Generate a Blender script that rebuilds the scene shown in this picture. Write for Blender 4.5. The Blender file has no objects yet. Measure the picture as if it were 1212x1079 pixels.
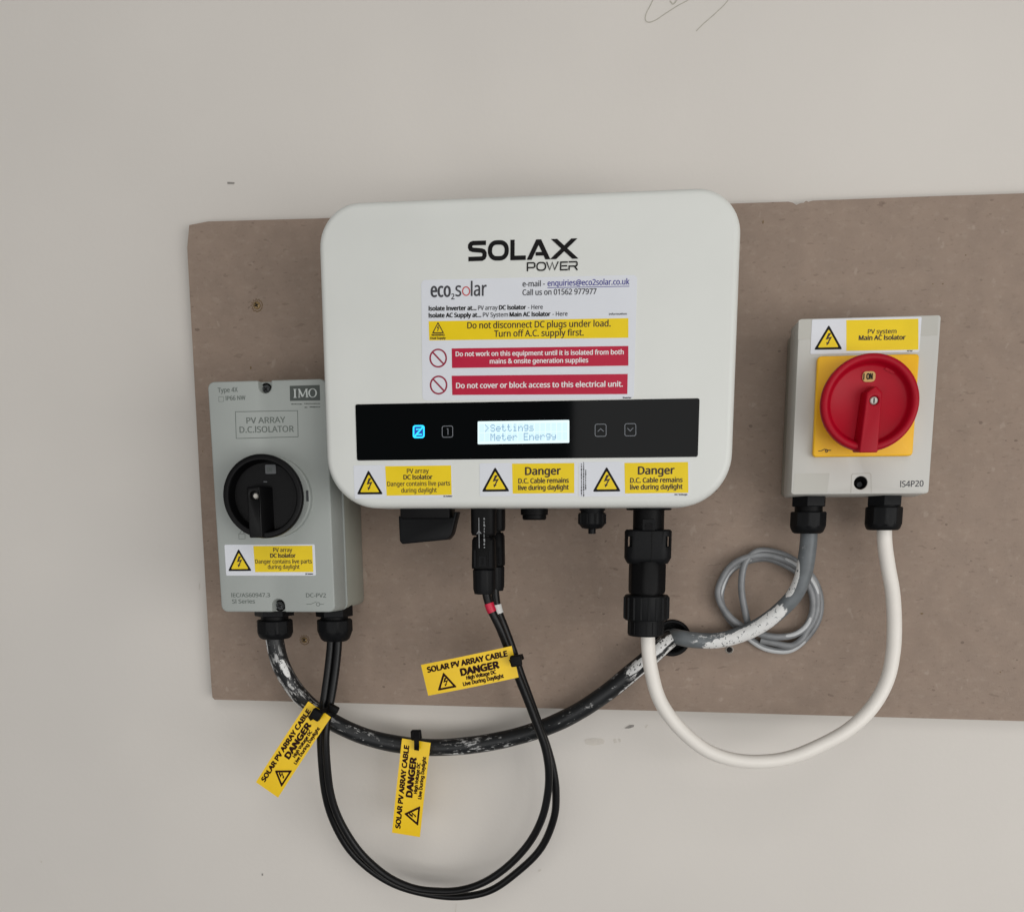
import bpy, bmesh, math, random
from mathutils import Vector, Matrix

random.seed(7)
SC = bpy.context.scene
COL = SC.collection

# ------------------------------------------------------------------ camera
F_PX, IMG_W, IMG_H = 1100.0, 1212.0, 1079.0
PP_X, PP_Y = 606.0, 808.0                 # the photo is the upper part of a taller frame: lens shift
PITCH, YAW, ROLL = 0.17077588, 0.11532074, 0.00172519
CAM = Vector((0.0, -0.781, 1.5))
ROT = Matrix.Rotation(YAW, 3, 'Z') @ Matrix.Rotation(-PITCH, 3, 'X') @ Matrix.Rotation(ROLL, 3, 'Y')

cam_d = bpy.data.cameras.new('camera')
cam_d.sensor_fit = 'HORIZONTAL'
cam_d.sensor_width = 36.0
cam_d.lens = 36.0 * F_PX / IMG_W
cam_d.shift_y = (PP_Y - IMG_H / 2) / IMG_W
cam_d.clip_start, cam_d.clip_end = 0.02, 50
cam = bpy.data.objects.new('camera', cam_d)
cam.matrix_world = Matrix.Translation(CAM) @ (ROT @ Matrix.Rotation(math.radians(90), 3, 'X')).to_4x4()
COL.objects.link(cam)
SC.camera = cam

# ------------------------------------------------------------------ light: a soft window and ceiling lamp, with added fill lamps
wd = bpy.data.worlds.new('World')
SC.world = wd
wd.use_nodes = True
wd.node_tree.nodes['Background'].inputs[0].default_value = (0.97, 0.985, 1.0, 1)
wd.node_tree.nodes['Background'].inputs[1].default_value = 0.11


def area(name, loc, target, sx, sy, power, col):
    l = bpy.data.lights.new(name, 'AREA')
    l.shape = 'RECTANGLE'
    l.size, l.size_y, l.energy, l.color = sx, sy, power, col
    o = bpy.data.objects.new(name, l)
    o.location = loc
    o.rotation_euler = (Vector(target) - Vector(loc)).to_track_quat('-Z', 'Y').to_euler()
    COL.objects.link(o)
    return o


# bright opening behind and right of the camera, and a ceiling light above
area('window_light', (1.9, -2.0, 1.15), (0.1, 0, 1.45), 1.7, 1.5, 32, (1.0, 0.985, 0.965))
area('room_light', (0.62, -2.6, 1.95), (0.62, 0, 1.95), 1.56, 1.1, 4.5, (1.0, 0.99, 0.98))  # added dim panel standing for the lit room side mirrored in the display
area('front_fill', (0.15, -2.6, 0.95), (0.1, 0, 1.4), 2.4, 0.9, 15, (1.0, 0.99, 0.98))  # unseen lamp added behind the camera to soften shading around the boxes
area('fill_light', (-1.6, -2.1, 0.9), (0, 0, 1.35), 1.5, 1.4, 6.5, (1.0, 0.99, 0.98))  # added soft fill from low left, no real source there
area('ceiling_light', (0.3, -1.7, 2.75), (0.2, -0.2, 1.4), 1.2, 0.9, 6, (1.0, 0.97, 0.93))

SC.view_settings.view_transform = 'Standard'
SC.view_settings.look = 'None'
SC.view_settings.exposure = -0.07
SC.view_settings.gamma = 1.0

# ------------------------------------------------------------------ materials


def lin(c):
    def f(v):
        v /= 255.0
        return v / 12.92 if v <= 0.04045 else ((v + 0.055) / 1.055) ** 2.4
    return tuple(f(v) for v in c)


def mat(name, rgb, rough=0.5, var=0.06, vscale=60, bump=0.0, bscale=900, spec=0.5, metal=0.0, fine=0.0, coat=0.0):
    """rgb: 0-255 sRGB of the surface's own colour."""
    m = bpy.data.materials.new(name)
    m.use_nodes = True
    nt = m.node_tree
    b = nt.nodes['Principled BSDF']
    c = lin(rgb)
    b.inputs['Roughness'].default_value = rough
    b.inputs['Specular IOR Level'].default_value = spec
    b.inputs['Metallic'].default_value = metal
    b.inputs['Coat Weight'].default_value = coat
    tc = nt.nodes.new('ShaderNodeTexCoord')
    n = nt.nodes.new('ShaderNodeTexNoise')
    n.inputs['Scale'].default_value = vscale
    n.inputs['Detail'].default_value = 4
    nt.links.new(tc.outputs['Object'], n.inputs['Vector'])
    r = nt.nodes.new('ShaderNodeValToRGB')
    lo = tuple(max(0, v * (1 - var)) for v in c)
    hi = tuple(min(1, v * (1 + var)) for v in c)
    r.color_ramp.elements[0].position, r.color_ramp.elements[1].position = 0.3, 0.7
    r.color_ramp.elements[0].color = (*lo, 1)
    r.color_ramp.elements[1].color = (*hi, 1)
    nt.links.new(n.outputs['Fac'], r.inputs['Fac'])
    nt.links.new(r.outputs['Color'], b.inputs['Base Color'])
    rn = nt.nodes.new('ShaderNodeMapRange')
    rn.inputs['To Min'].default_value = max(0.02, rough * 0.88)
    rn.inputs['To Max'].default_value = min(1, rough * 1.12)
    nt.links.new(n.outputs['Fac'], rn.inputs['Value'])
    nt.links.new(rn.outputs['Result'], b.inputs['Roughness'])
    if bump:
        n2 = nt.nodes.new('ShaderNodeTexNoise')
        n2.inputs['Scale'].default_value = bscale
        n2.inputs['Detail'].default_value = 3
        nt.links.new(tc.outputs['Object'], n2.inputs['Vector'])
        bp = nt.nodes.new('ShaderNodeBump')
        bp.inputs['Strength'].default_value = bump
        bp.inputs['Distance'].default_value = 0.0006
        nt.links.new(n2.outputs['Fac'], bp.inputs['Height'])
        nt.links.new(bp.outputs['Normal'], b.inputs['Normal'])
    return m


def mix_in(nt, bsdf, fac, rgb):
    """lay a second colour over the base colour where fac is 1"""
    mx = nt.nodes.new('ShaderNodeMix')
    mx.data_type = 'RGBA'
    old = bsdf.inputs['Base Color'].links[0].from_socket
    nt.links.new(old, mx.inputs[6])
    mx.inputs[7].default_value = (*lin(rgb), 1)
    nt.links.new(fac, mx.inputs[0])
    nt.links.new(mx.outputs[2], bsdf.inputs['Base Color'])


def mnode(nt, op, a, b=None, c=None):
    n = nt.nodes.new('ShaderNodeMath')
    n.operation = op
    for i, v in enumerate((a, b, c)):
        if v is None:
            continue
        if isinstance(v, (int, float)):
            n.inputs[i].default_value = v
        else:
            nt.links.new(v, n.inputs[i])
    return n.outputs[0]


def noise(nt, vec, scale, detail=3, rough=0.5):
    n = nt.nodes.new('ShaderNodeTexNoise')
    n.inputs['Scale'].default_value = scale
    n.inputs['Detail'].default_value = detail
    n.inputs['Roughness'].default_value = rough
    nt.links.new(vec, n.inputs['Vector'])
    return n.outputs['Fac']


def step(nt, v, a, b):
    n = nt.nodes.new('ShaderNodeMapRange')
    n.interpolation_type = 'SMOOTHSTEP'
    n.inputs['From Min'].default_value = a
    n.inputs['From Max'].default_value = b
    nt.links.new(v, n.inputs['Value'])
    return n.outputs['Result']


def mapping(nt, vec, scale):
    n = nt.nodes.new('ShaderNodeMapping')
    n.inputs['Scale'].default_value = scale
    nt.links.new(vec, n.inputs['Vector'])
    return n.outputs['Vector']


def emit(name, rgb, strength):
    m = bpy.data.materials.new(name)
    m.use_nodes = True
    b = m.node_tree.nodes['Principled BSDF']
    c = lin(rgb)
    b.inputs['Base Color'].default_value = (0.02, 0.02, 0.02, 1)
    b.inputs['Emission Color'].default_value = (*c, 1)
    b.inputs['Emission Strength'].default_value = strength
    b.inputs['Roughness'].default_value = 0.3
    return m


M = {}
M['wall'] = mat('wall_paint', (222, 217, 210), 0.75, 0.022, 7, 0.22, 210, 0.3)
M['board'] = mat('hardboard', (152, 134, 120), 0.7, 0.07, 60, 0.30, 600, 0.35)
M['board_edge'] = mat('hardboard_edge', (120, 104, 88), 0.9, 0.12, 200, 0.3, 900, 0.2)
M['white_case'] = mat('white_powder_coat', (225, 227, 222), 0.42, 0.016, 22, 0.06, 1300, 0.45)
M['case_back'] = mat('dark_heatsink', (70, 72, 74), 0.6, 0.05)
M['paper'] = mat('white_label_vinyl', (226, 229, 235), 0.36, 0.012, 40, 0.02, 500, 0.4)
M['yellow'] = mat('yellow_label_print', (244, 212, 6), 0.36, 0.03, 60, 0, 1, 0.4)
M['red'] = mat('crimson_label_print', (190, 20, 60), 0.36, 0.03, 60, 0, 1, 0.4)
M['ink'] = mat('black_ink', (12, 10, 10), 0.45, 0.05, 60, 0, 1, 0.2)
M['dark_ink'] = mat('dark_grey_ink', (62, 62, 68), 0.45, 0.05)
M['brown_ink'] = mat('brown_black_ink', (50, 30, 18), 0.45, 0.05)
M['blue_ink'] = mat('violet_blue_ink', (72, 68, 150), 0.45, 0.05)
M['red_ink'] = mat('red_ink', (200, 70, 70), 0.45, 0.05)
M['white_ink'] = mat('white_ink', (238, 232, 232), 0.45, 0.02)
M['crimson_ink'] = mat('crimson_ink', (150, 15, 55), 0.45, 0.03)
M['pale_grey_ink'] = mat('pale_grey_ink', (140, 142, 144), 0.5, 0.03)
M['grey_case'] = mat('grey_plastic', (165, 170, 166), 0.5, 0.02, 40, 0.10, 1400, 0.4)
M['grey_case_base'] = mat('grey_beige_plastic', (156, 157, 146), 0.55, 0.02, 40, 0.10, 1400, 0.4)
M['case_ink'] = mat('dark_grey_plate_ink', (76, 82, 78), 0.6, 0.05)
M['moulded_ink'] = mat('moulded_grey_print', (106, 113, 108), 0.6, 0.05)
M['light_ink'] = mat('light_grey_ink', (196, 202, 198), 0.5, 0.02)
M['ac_case'] = mat('light_grey_plastic', (203, 202, 196), 0.45, 0.015, 40, 0.06, 1400, 0.4)
M['ac_case_base'] = mat('grey_plastic_base', (176, 174, 163), 0.55, 0.02, 40, 0.06, 1400, 0.4)
M['ac_band'] = mat('darker_grey_plastic', (192, 191, 183), 0.3, 0.01, 40, 0, 1, 0.5)  # slightly darker, glossier tone for the lid's band and corner patch
M['black'] = mat('black_plastic', (10, 10, 11), 0.50, 0.15, 80, 0.12, 900, 0.14)
M['black_matt'] = mat('black_matt_nylon', (12, 13, 15), 0.5, 0.15, 80, 0.15, 900, 0.18)
M['gloss_black'] = mat('glossy_black_panel', (3, 5, 6), 0.05, 0.1, 20, 0, 1, 0.27)
M['knob_black'] = mat('black_knob_plastic', (4, 4, 5), 0.45, 0.1, 60, 0.06, 900, 0.22)
M['knob_red'] = mat('red_knob_plastic', (172, 2, 32), 0.45, 0.06, 50, 0.05, 900, 0.22)
M['plate_yellow'] = mat('golden_yellow_plastic', (254, 194, 6), 0.4, 0.02, 50, 0.04, 900, 0.45)
M['on_tan'] = mat('tan_window_print', (200, 160, 95), 0.4, 0.05)
M['on_grey'] = mat('grey_window_print', (84, 86, 88), 0.4, 0.05)
M['steel'] = mat('zinc_screw', (196, 192, 184), 0.35, 0.15, 300, 0.1, 600, 0.5, 0.25)
M['old_screw'] = mat('yellow_zinc_screw', (150, 124, 84), 0.45, 0.25, 300, 0.2, 600, 0.5, 0.2)
M['hole'] = mat('hole_black', (10, 9, 9), 0.9, 0.1)
M['torn'] = mat('torn_hardboard_fibre', (128, 108, 84), 0.95, 0.2, 400, 0.4, 700, 0.2)
M['pv'] = mat('black_rubber_cable', (13, 13, 14), 0.38, 0.25, 60, 0.10, 260, 0.30)
M['white_cable'] = mat('white_pvc_cable', (243, 238, 230), 0.42, 0.02, 40, 0.06, 300, 0.45)
M['thin_grey'] = mat('grey_pvc_cable', (142, 144, 146), 0.36, 0.08, 90, 0.06, 400, 0.5)
M['tape_red'] = mat('red_tape', (205, 20, 62), 0.4, 0.05)
M['tape_white'] = mat('white_tape', (225, 225, 222), 0.45, 0.03)
M['tag'] = mat('yellow_tag_plastic', (254, 208, 3), 0.36, 0.03, 60, 0.03, 400, 0.45)
M['tag_ink'] = mat('tag_print', (40, 8, 8), 0.5, 0.1, 300, 0, 1, 0.15)
M['pencil'] = mat('pencil_lead', (186, 182, 170), 0.8, 0.12, 300)
M['scuff'] = mat('scuff_dark', (146, 142, 137), 0.9, 0.2, 500)
M['filler'] = mat('filler_patch', (212, 206, 197), 0.9, 0.05, 300)
M['lcd'] = emit('lcd_backlight', (228, 249, 252), 1.12)
M['lcd_ink'] = emit('lcd_pixel', (140, 178, 208), 1.05)
M['lcd_ghost'] = emit('lcd_ghost_pixel', (212, 242, 249), 1.1)
M['led'] = emit('cyan_led', (30, 200, 255), 1.7)
M['led_dim'] = emit('blue_led_glow', (8, 70, 190), 0.8)
M['icon'] = mat('grey_icon_print', (120, 124, 130), 0.5, 0.03)

# wall: faint brush mottling in paint
nt = M['wall'].node_tree
bs = nt.nodes['Principled BSDF']
tc = nt.nodes.new('ShaderNodeTexCoord')
mix_in(nt, bs, mnode(nt, 'MULTIPLY', step(nt, noise(nt, tc.outputs['Object'], 3.0, 2), 0.5, 0.72), 0.25), (212, 208, 203))

# hardboard: pulp flecks, pale rubs, damp blotches
nt = M['board'].node_tree
bs = nt.nodes['Principled BSDF']
tc = nt.nodes.new('ShaderNodeTexCoord')
ov = tc.outputs['Object']
mix_in(nt, bs, mnode(nt, 'MULTIPLY', step(nt, noise(nt, ov, 8, 5, 0.6), 0.44, 0.74), 0.16), (134, 114, 97))
mix_in(nt, bs, mnode(nt, 'MULTIPLY', step(nt, noise(nt, mapping(nt, ov, (1, 1, 1.8)), 110, 5, 0.7), 0.50, 0.74), 0.34), (178, 163, 148))
mix_in(nt, bs, mnode(nt, 'MULTIPLY', step(nt, noise(nt, mapping(nt, ov, (1, 1, 1.6)), 210, 5, 0.72), 0.53, 0.74), 0.45), (112, 93, 79))
wv = mnode(nt, 'MULTIPLY', mnode(nt, 'SUBTRACT', noise(nt, ov, 240, 4, 0.7), 0.5), 1.2)
# torn pulp flecks: irregular, sparse, of many sizes
cl = step(nt, noise(nt, ov, 22, 3), 0.42, 0.66)
f1 = step(nt, mnode(nt, 'ADD', noise(nt, mapping(nt, ov, (1, 1, 1.7)), 130, 1), mnode(nt, 'MULTIPLY', wv, 0.16)), 0.70, 0.73)
mix_in(nt, bs, mnode(nt, 'MULTIPLY', mnode(nt, 'MULTIPLY', f1, cl), 0.48), (84, 66, 54))
f2 = step(nt, mnode(nt, 'ADD', noise(nt, mapping(nt, ov, (1, 1, 3.0)), 75, 2), mnode(nt, 'MULTIPLY', wv, 0.14)), 0.665, 0.70)
mix_in(nt, bs, mnode(nt, 'MULTIPLY', f2, 0.28), (100, 82, 70))
f3 = step(nt, mnode(nt, 'ADD', noise(nt, mapping(nt, ov, (1.6, 1, 1)), 60, 2), mnode(nt, 'MULTIPLY', wv, 0.18)), 0.67, 0.72)
mix_in(nt, bs, mnode(nt, 'MULTIPLY', f3, 0.22), (192, 178, 164))
vo = nt.nodes.new('ShaderNodeTexVoronoi')
vo.inputs['Scale'].default_value = 70
nt.links.new(mapping(nt, ov, (1, 1, 1.25)), vo.inputs['Vector'])
sep = nt.nodes.new('ShaderNodeSeparateColor')
nt.links.new(vo.outputs['Color'], sep.inputs[0])
rad = mnode(nt, 'MULTIPLY', step(nt, sep.outputs[0], 0.80, 1.0), 0.10)
fl = mnode(nt, 'LESS_THAN', mnode(nt, 'ADD', vo.outputs['Distance'], mnode(nt, 'MULTIPLY', wv, 0.09)), rad)
mix_in(nt, bs, mnode(nt, 'MULTIPLY', fl, 0.42), (74, 58, 48))


def splash(name, base, rough, patches, paint=(232, 232, 230), speck=0.0, speck2=0.0, flecks=0.30, zones=()):
    """cable sheath with emulsion splashed on it. patches: (u centre, u half, v centre, v half) on the sheath's
    own map (u round the sheath, 0.5 facing the room; v along it)."""
    m = mat(name, base, rough, 0.18, 90, 0.08, 500, 0.45)
    nt = m.node_tree
    b = nt.nodes['Principled BSDF']
    uvn = nt.nodes.new('ShaderNodeUVMap')
    sx = nt.nodes.new('ShaderNodeSeparateXYZ')
    nt.links.new(uvn.outputs['UV'], sx.inputs[0])
    u, v = sx.outputs[0], sx.outputs[1]
    tc = nt.nodes.new('ShaderNodeTexCoord')
    ov = tc.outputs['Object']
    n1 = mnode(nt, 'MULTIPLY', mnode(nt, 'SUBTRACT', noise(nt, ov, 160, 5, 0.65), 0.5), 1.5)
    tot = None
    for pt in patches:
        uc, uh, vc, vh = pt[:4]
        us = u if len(pt) < 5 else mnode(nt, 'SUBTRACT', u, mnode(nt, 'MULTIPLY', mnode(nt, 'SUBTRACT', v, vc), pt[4]))
        du = mnode(nt, 'DIVIDE', mnode(nt, 'SUBTRACT', us, uc), uh)
        dv = mnode(nt, 'DIVIDE', mnode(nt, 'SUBTRACT', v, vc), vh)
        d = mnode(nt, 'ADD', mnode(nt, 'POWER', mnode(nt, 'ABSOLUTE', du), 3), mnode(nt, 'POWER', mnode(nt, 'ABSOLUTE', dv), 3))
        f = step(nt, mnode(nt, 'SUBTRACT', 1.0, mnode(nt, 'ADD', d, n1)), 0.0, 0.12)
        tot = f if tot is None else mnode(nt, 'MAXIMUM', tot, f)
    # flaked-off spots in the paint
    fk = step(nt, noise(nt, ov, 420, 3, 0.6), flecks, flecks + 0.04)
    if tot is not None:
        tot = mnode(nt, 'MULTIPLY', tot, fk)
    # dragged, broken smears: streaks drawn out along the sheath
    mpn = mapping(nt, uvn.outputs['UV'], (9.0, 15.0, 1.0))
    st1 = noise(nt, mpn, 1.0, 6, 0.72)
    st2 = noise(nt, mapping(nt, uvn.outputs['UV'], (18.0, 70.0, 1.0)), 1.0, 4, 0.7)
    stv = mnode(nt, 'ADD', mnode(nt, 'MULTIPLY', st1, 0.65), mnode(nt, 'MULTIPLY', st2, 0.35))
    for (uc, uh, vc, vh, lo_, amt) in zones:
        du = mnode(nt, 'DIVIDE', mnode(nt, 'SUBTRACT', u, uc), uh)
        dv = mnode(nt, 'DIVIDE', mnode(nt, 'SUBTRACT', v, vc), vh)
        d = mnode(nt, 'ADD', mnode(nt, 'POWER', mnode(nt, 'ABSOLUTE', du), 2), mnode(nt, 'POWER', mnode(nt, 'ABSOLUTE', dv), 2))
        inside = step(nt, d, 1.1, 0.5)
        zz = mnode(nt, 'MULTIPLY', mnode(nt, 'MULTIPLY', step(nt, stv, lo_, lo_ + 0.05), inside), amt)
        tot = zz if tot is None else mnode(nt, 'MAXIMUM', tot, zz)
    if speck:
        s = step(nt, noise(nt, mapping(nt, ov, (0.5, 1, 1)), 260, 5, 0.7), 1 - speck, 1 - speck + 0.05)
        s = mnode(nt, 'MULTIPLY', s, step(nt, noise(nt, ov, 26, 2), 0.42, 0.60))
        s = mnode(nt, 'MULTIPLY', s, speck2)
        tot = s if tot is None else mnode(nt, 'MAXIMUM', tot, s)
    mix_in(nt, b, tot, paint)
    return m


# ------------------------------------------------------------------ pixel ray -> real place
def ray(px, py):
    d = Vector(((px - PP_X) / F_PX, 1.0, -(py - PP_Y) / F_PX))
    return (ROT @ d).normalized()


def P(px, py, d):
    """the real point that stands d metres out from the wall on the sight line of a photo pixel"""
    r = ray(px, py)
    t = (-d - CAM.y) / r.y
    return CAM + r * t


def mp(px, py, d):
    """real size of one photo pixel at that place (across)"""
    return (P(px + 0.5, py, d) - P(px - 0.5, py, d)).length


def mv(px, py, d):
    return (P(px, py + 0.5, d) - P(px, py - 0.5, d)).length


def mpp(d):
    return (0.781 - d) / F_PX


INV = {}


def thing(name, label, cat, loc=(0, 0, 0), roll=0.0, group=None):
    o = bpy.data.objects.new(name, None)
    o.empty_display_size = 0.02
    o.location = loc
    o.rotation_euler = (0, roll, 0)
    COL.objects.link(o)
    o['label'], o['category'] = label, cat
    if group:
        o['group'] = group
    INV[o.name] = (Matrix.Translation(loc) @ Matrix.Rotation(roll, 4, 'Y')).inverted()
    return o


def tag(o, label, cat, group=None):
    o['label'], o['category'] = label, cat
    if group:
        o['group'] = group
    return o


def Lp(t, px, py, d):
    return INV[t.name] @ P(px, py, d) if t is not None else P(px, py, d)


def rect_fit(c, d):
    """centre, width, height, roll of a real rectangle from four photo corners TL TR BR BL"""
    tl, tr, br, bl = [P(x, y, d) for x, y in c]
    ctr = (tl + tr + br + bl) / 4
    w = ((tr - tl).length + (br - bl).length) / 2
    h = ((tl - bl).length + (tr - br).length) / 2
    e = ((tr - tl) + (br - bl))
    roll = -math.atan2(e.z, e.x)
    return ctr, w, h, roll


# ------------------------------------------------------------------ mesh builder
class MB:
    def __init__(s):
        s.v, s.f, s.m, s.uv, s.mats = [], [], [], {}, []

    def mi(s, m):
        if m not in s.mats:
            s.mats.append(m)
        return s.mats.index(m)

    def add(s, verts, faces, m):
        o = len(s.v)
        s.v += [tuple(v) for v in verts]
        k = s.mi(m)
        for f in faces:
            s.f.append([i + o for i in f])
            s.m.append(k)

    def loft(s, loops, m, cap0=True, cap1=True, closed=True):
        n = len(loops[0])
        vs = [v for l in loops for v in l]
        fs = []
        for i in range(len(loops) - 1):
            for j in range(n if closed else n - 1):
                k = (j + 1) % n
                fs.append((i * n + j, i * n + k, (i + 1) * n + k, (i + 1) * n + j))
        if cap0:
            fs.append(tuple(reversed(range(n))))
        if cap1:
            fs.append(tuple(range((len(loops) - 1) * n, len(loops) * n)))
        s.add(vs, fs, m)

    def build(s, name, parent=None, angle=35, uvs=None):
        me = bpy.data.meshes.new(name)
        me.from_pydata(s.v, [], s.f)
        for m in s.mats:
            me.materials.append(m)
        me.polygons.foreach_set('material_index', s.m)
        bm = bmesh.new()
        bm.from_mesh(me)
        bmesh.ops.recalc_face_normals(bm, faces=bm.faces)
        bm.to_mesh(me)
        bm.free()
        me.polygons.foreach_set('use_smooth', [True] * len(me.polygons))
        me.set_sharp_from_angle(angle=math.radians(angle))
        return link(name, me, parent)


def link(name, me, parent=None):
    o = bpy.data.objects.new(name, me)
    COL.objects.link(o)
    if parent is not None:
        o.parent = parent
    return o


def bevelled(mb, name, parent, width=0.001, seg=3, cutters=(), angle=35):
    """mesh with rounded edges; cutters are MBs taken out first"""
    o = mb.build(name, parent, angle)
    tmp = []
    for c in cutters:
        co = c.build('cutter')
        if parent is not None:
            co.parent = parent
        tmp.append(co)
        md = o.modifiers.new('cut', 'BOOLEAN')
        md.object, md.operation, md.solver = co, 'DIFFERENCE', 'EXACT'
    if width:
        md = o.modifiers.new('bev', 'BEVEL')
        md.width, md.segments, md.limit_method, md.angle_limit = width, seg, 'ANGLE', math.radians(40)
        md.harden_normals = False
    dg = bpy.context.evaluated_depsgraph_get()
    dg.update()
    me = bpy.data.meshes.new_from_object(o.evaluated_get(dg))
    o.modifiers.clear()
    old = o.data
    o.data = me
    me.name = name
    bpy.data.meshes.remove(old)
    me.polygons.foreach_set('use_smooth', [True] * len(me.polygons))
    me.set_sharp_from_angle(angle=math.radians(angle))
    for co in tmp:
        d = co.data
        bpy.data.objects.remove(co)
        bpy.data.meshes.remove(d)
    return o


def rrect(cx, cz, w, h, r, y, seg=8, rb=None):
    """rounded rectangle outline; r = top corner radius, rb = bottom"""
    rb = r if rb is None else rb
    out = []
    for (sx, sz, a0, rr) in ((1, 1, 0, r), (-1, 1, 90, r), (-1, -1, 180, rb), (1, -1, 270, rb)):
        ox, oz = cx + sx * (w / 2 - rr), cz + sz * (h / 2 - rr)
        for i in range(seg + 1):
            a = math.radians(a0 + 90 * i / seg)
            out.append((ox + rr * math.cos(a), y, oz + rr * math.sin(a)))
    return out


def circ(cx, cz, r, y, n=48, sc=1.0):
    return [(cx + r * math.cos(2 * math.pi * i / n), y, cz + sc * r * math.sin(2 * math.pi * i / n)) for i in range(n)]


def box(mb, x0, x1, y0, y1, z0, z1, m):
    v = [(x, y, z) for x in (x0, x1) for y in (y0, y1) for z in (z0, z1)]
    mb.add(v, [(0, 1, 3, 2), (4, 6, 7, 5), (0, 4, 5, 1), (2, 3, 7, 6), (0, 2, 6, 4), (1, 5, 7, 3)], m)


def vlathe(mb, cx, cy, prof, m, n=40, hexed=None):
    """turned shape about a vertical axis; prof: (radius, z). hexed: {index: sides} gives prism sections"""
    loops = []
    for i, (r, z) in enumerate(prof):
        k = hexed.get(i) if hexed else None
        l = []
        for j in range(n):
            a = 2 * math.pi * j / n
            rr = r
            if k:
                s = math.pi / k
                rr = r * math.cos(s) / math.cos(((a + s * 0.5) % (2 * s)) - s)
            l.append((cx + rr * math.sin(a), cy - rr * math.cos(a), z))
        loops.append(l)
    mb.loft(loops, m)


def spline(pts, n=12):
    """Catmull-Rom through 3-D points"""
    p = [Vector(q) for q in pts]
    p = [p[0] * 2 - p[1]] + p + [p[-1] * 2 - p[-2]]
    out = []
    for i in range(1, len(p) - 2):
        a, b, c, d = p[i - 1], p[i], p[i + 1], p[i + 2]
        for k in range(n):
            t = k / n
            out.append(0.5 * ((2 * b) + (c - a) * t + (2 * a - 5 * b + 4 * c - d) * t * t + (3 * b - a - 3 * c + d) * t ** 3))
    out.append(p[-2].copy())
    return out


def smooth(pts, it=6):
    for _ in range(it):
        pts = [pts[0]] + [(pts[i - 1] + pts[i] * 2 + pts[i + 1]) / 4 for i in range(1, len(pts) - 1)] + [pts[-1]]
    return pts


def tube_obj(name, pts, r, m, parent=None, seg=20, wob=0.0):
    """cable; map u runs round it (0.5 faces the room), v along it 0..1"""
    n = len(pts)
    L = [0.0]
    for i in range(1, n):
        L.append(L[-1] + (pts[i] - pts[i - 1]).length)
    vs, fs, uv = [], [], []
    b0 = Vector((0, -1, 0))
    for i in range(n):
        t = (pts[min(n - 1, i + 1)] - pts[max(0, i - 1)]).normalized()
        b = Vector((0, -1, 0)) - t * (-t.y)
        b = b.normalized() if b.length > 0.25 else (b0 - t * b0.dot(t)).normalized()
        b0 = b
        s = t.cross(b)
        rr = r * (1 + wob * math.sin(L[i] * 90) + wob * 0.6 * math.sin(L[i] * 211 + 1))
        for j in range(seg + 1):
            a = 2 * math.pi * (j / seg - 0.5)
            vs.append(pts[i] + b * (rr * math.cos(a)) + s * (rr * math.sin(a)))
            uv.append((j / seg, L[i] / L[-1]))
    w = seg + 1
    for i in range(n - 1):
        for j in range(seg):
            fs.append((i * w + j, i * w + j + 1, (i + 1) * w + j + 1, (i + 1) * w + j))
    fs.append(tuple(range(seg)))
    fs.append(tuple(reversed(range((n - 1) * w, (n - 1) * w + seg))))
    me = bpy.data.meshes.new(name)
    me.from_pydata([tuple(v) for v in vs], [], fs)
    me.materials.append(m)
    ul = me.uv_layers.new(name='UVMap')
    for p in me.polygons:
        for li in p.loop_indices:
            ul.data[li].uv = uv[me.loops[li].vertex_index]
    me.polygons.foreach_set('use_smooth', [True] * len(me.polygons))
    me.set_sharp_from_angle(angle=math.radians(60))
    return link(name, me, parent)


# ------------------------------------------------------------------ flat print
FONT = None
try:
    FONT = bpy.data.fonts.load(bpy.utils.system_resource('DATAFILES', path='fonts') + '/NotoSansHebrew-Regular.woff2')
except Exception:
    FONT = None
TXT = {}


def glyphs(s):
    s = s.replace('I', 'l')              # plain upright stroke for the capital I
    if s not in TXT:
        c = bpy.data.curves.new('t', 'FONT')
        c.body = s
        c.resolution_u = 3
        if FONT:
            c.font = FONT
        o = bpy.data.objects.new('t', c)
        COL.objects.link(o)
        dg = bpy.context.evaluated_depsgraph_get()
        dg.update()
        me = bpy.data.meshes.new_from_object(o.evaluated_get(dg))
        v = [(q.co.x, q.co.y) for q in me.vertices]
        f = [tuple(p.vertices) for p in me.polygons]
        bpy.data.objects.remove(o)
        bpy.data.curves.remove(c)
        bpy.data.meshes.remove(me)
        TXT[s] = (v, f, min(q[0] for q in v), max(q[0] for q in v))
    return TXT[s]


CAP = None


def text(mb, t, s, a, b, cap, d, m, bold=0.0):
    """print string s so that its baseline runs from photo pixel a to b on the plane d off the wall;
    cap = capital height in photo pixels, bold = stroke thickening in photo pixels"""
    global CAP
    if CAP is None:
        CAP = max(q[1] for q in glyphs('H')[0])
    A, B = Lp(t, a[0], a[1], d), Lp(t, b[0], b[1], d)
    text_at(mb, s, A, B, cap * mv(a[0], a[1], d), m, bold * 0.8 * mp(a[0], a[1], d))


def text_at(mb, s, A, B, caph, m, bold=0.0, up=None):
    global CAP
    if CAP is None:
        CAP = max(q[1] for q in glyphs('H')[0])
    v, f, x0, x1 = glyphs(s)
    e = (B - A)
    ln = e.length
    e = e.normalized()
    if up is None:
        up = Vector((-e.z, 0, e.x))
    nrm = e.cross(up)                       # towards the room
    sx, sy = (ln - bold) / (x1 - x0), caph / CAP
    offs = [(0, 0)] if not bold else [(0, 0), (bold, 0), (bold / 2, bold * 0.3), (bold / 2, -bold * 0.3)]
    for k, (ox, oy) in enumerate(offs):
        mb.add([A + e * ((x - x0) * sx + ox) + up * (y * sy + oy) + nrm * (k * 0.000012) for x, y in v], f, m)


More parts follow.
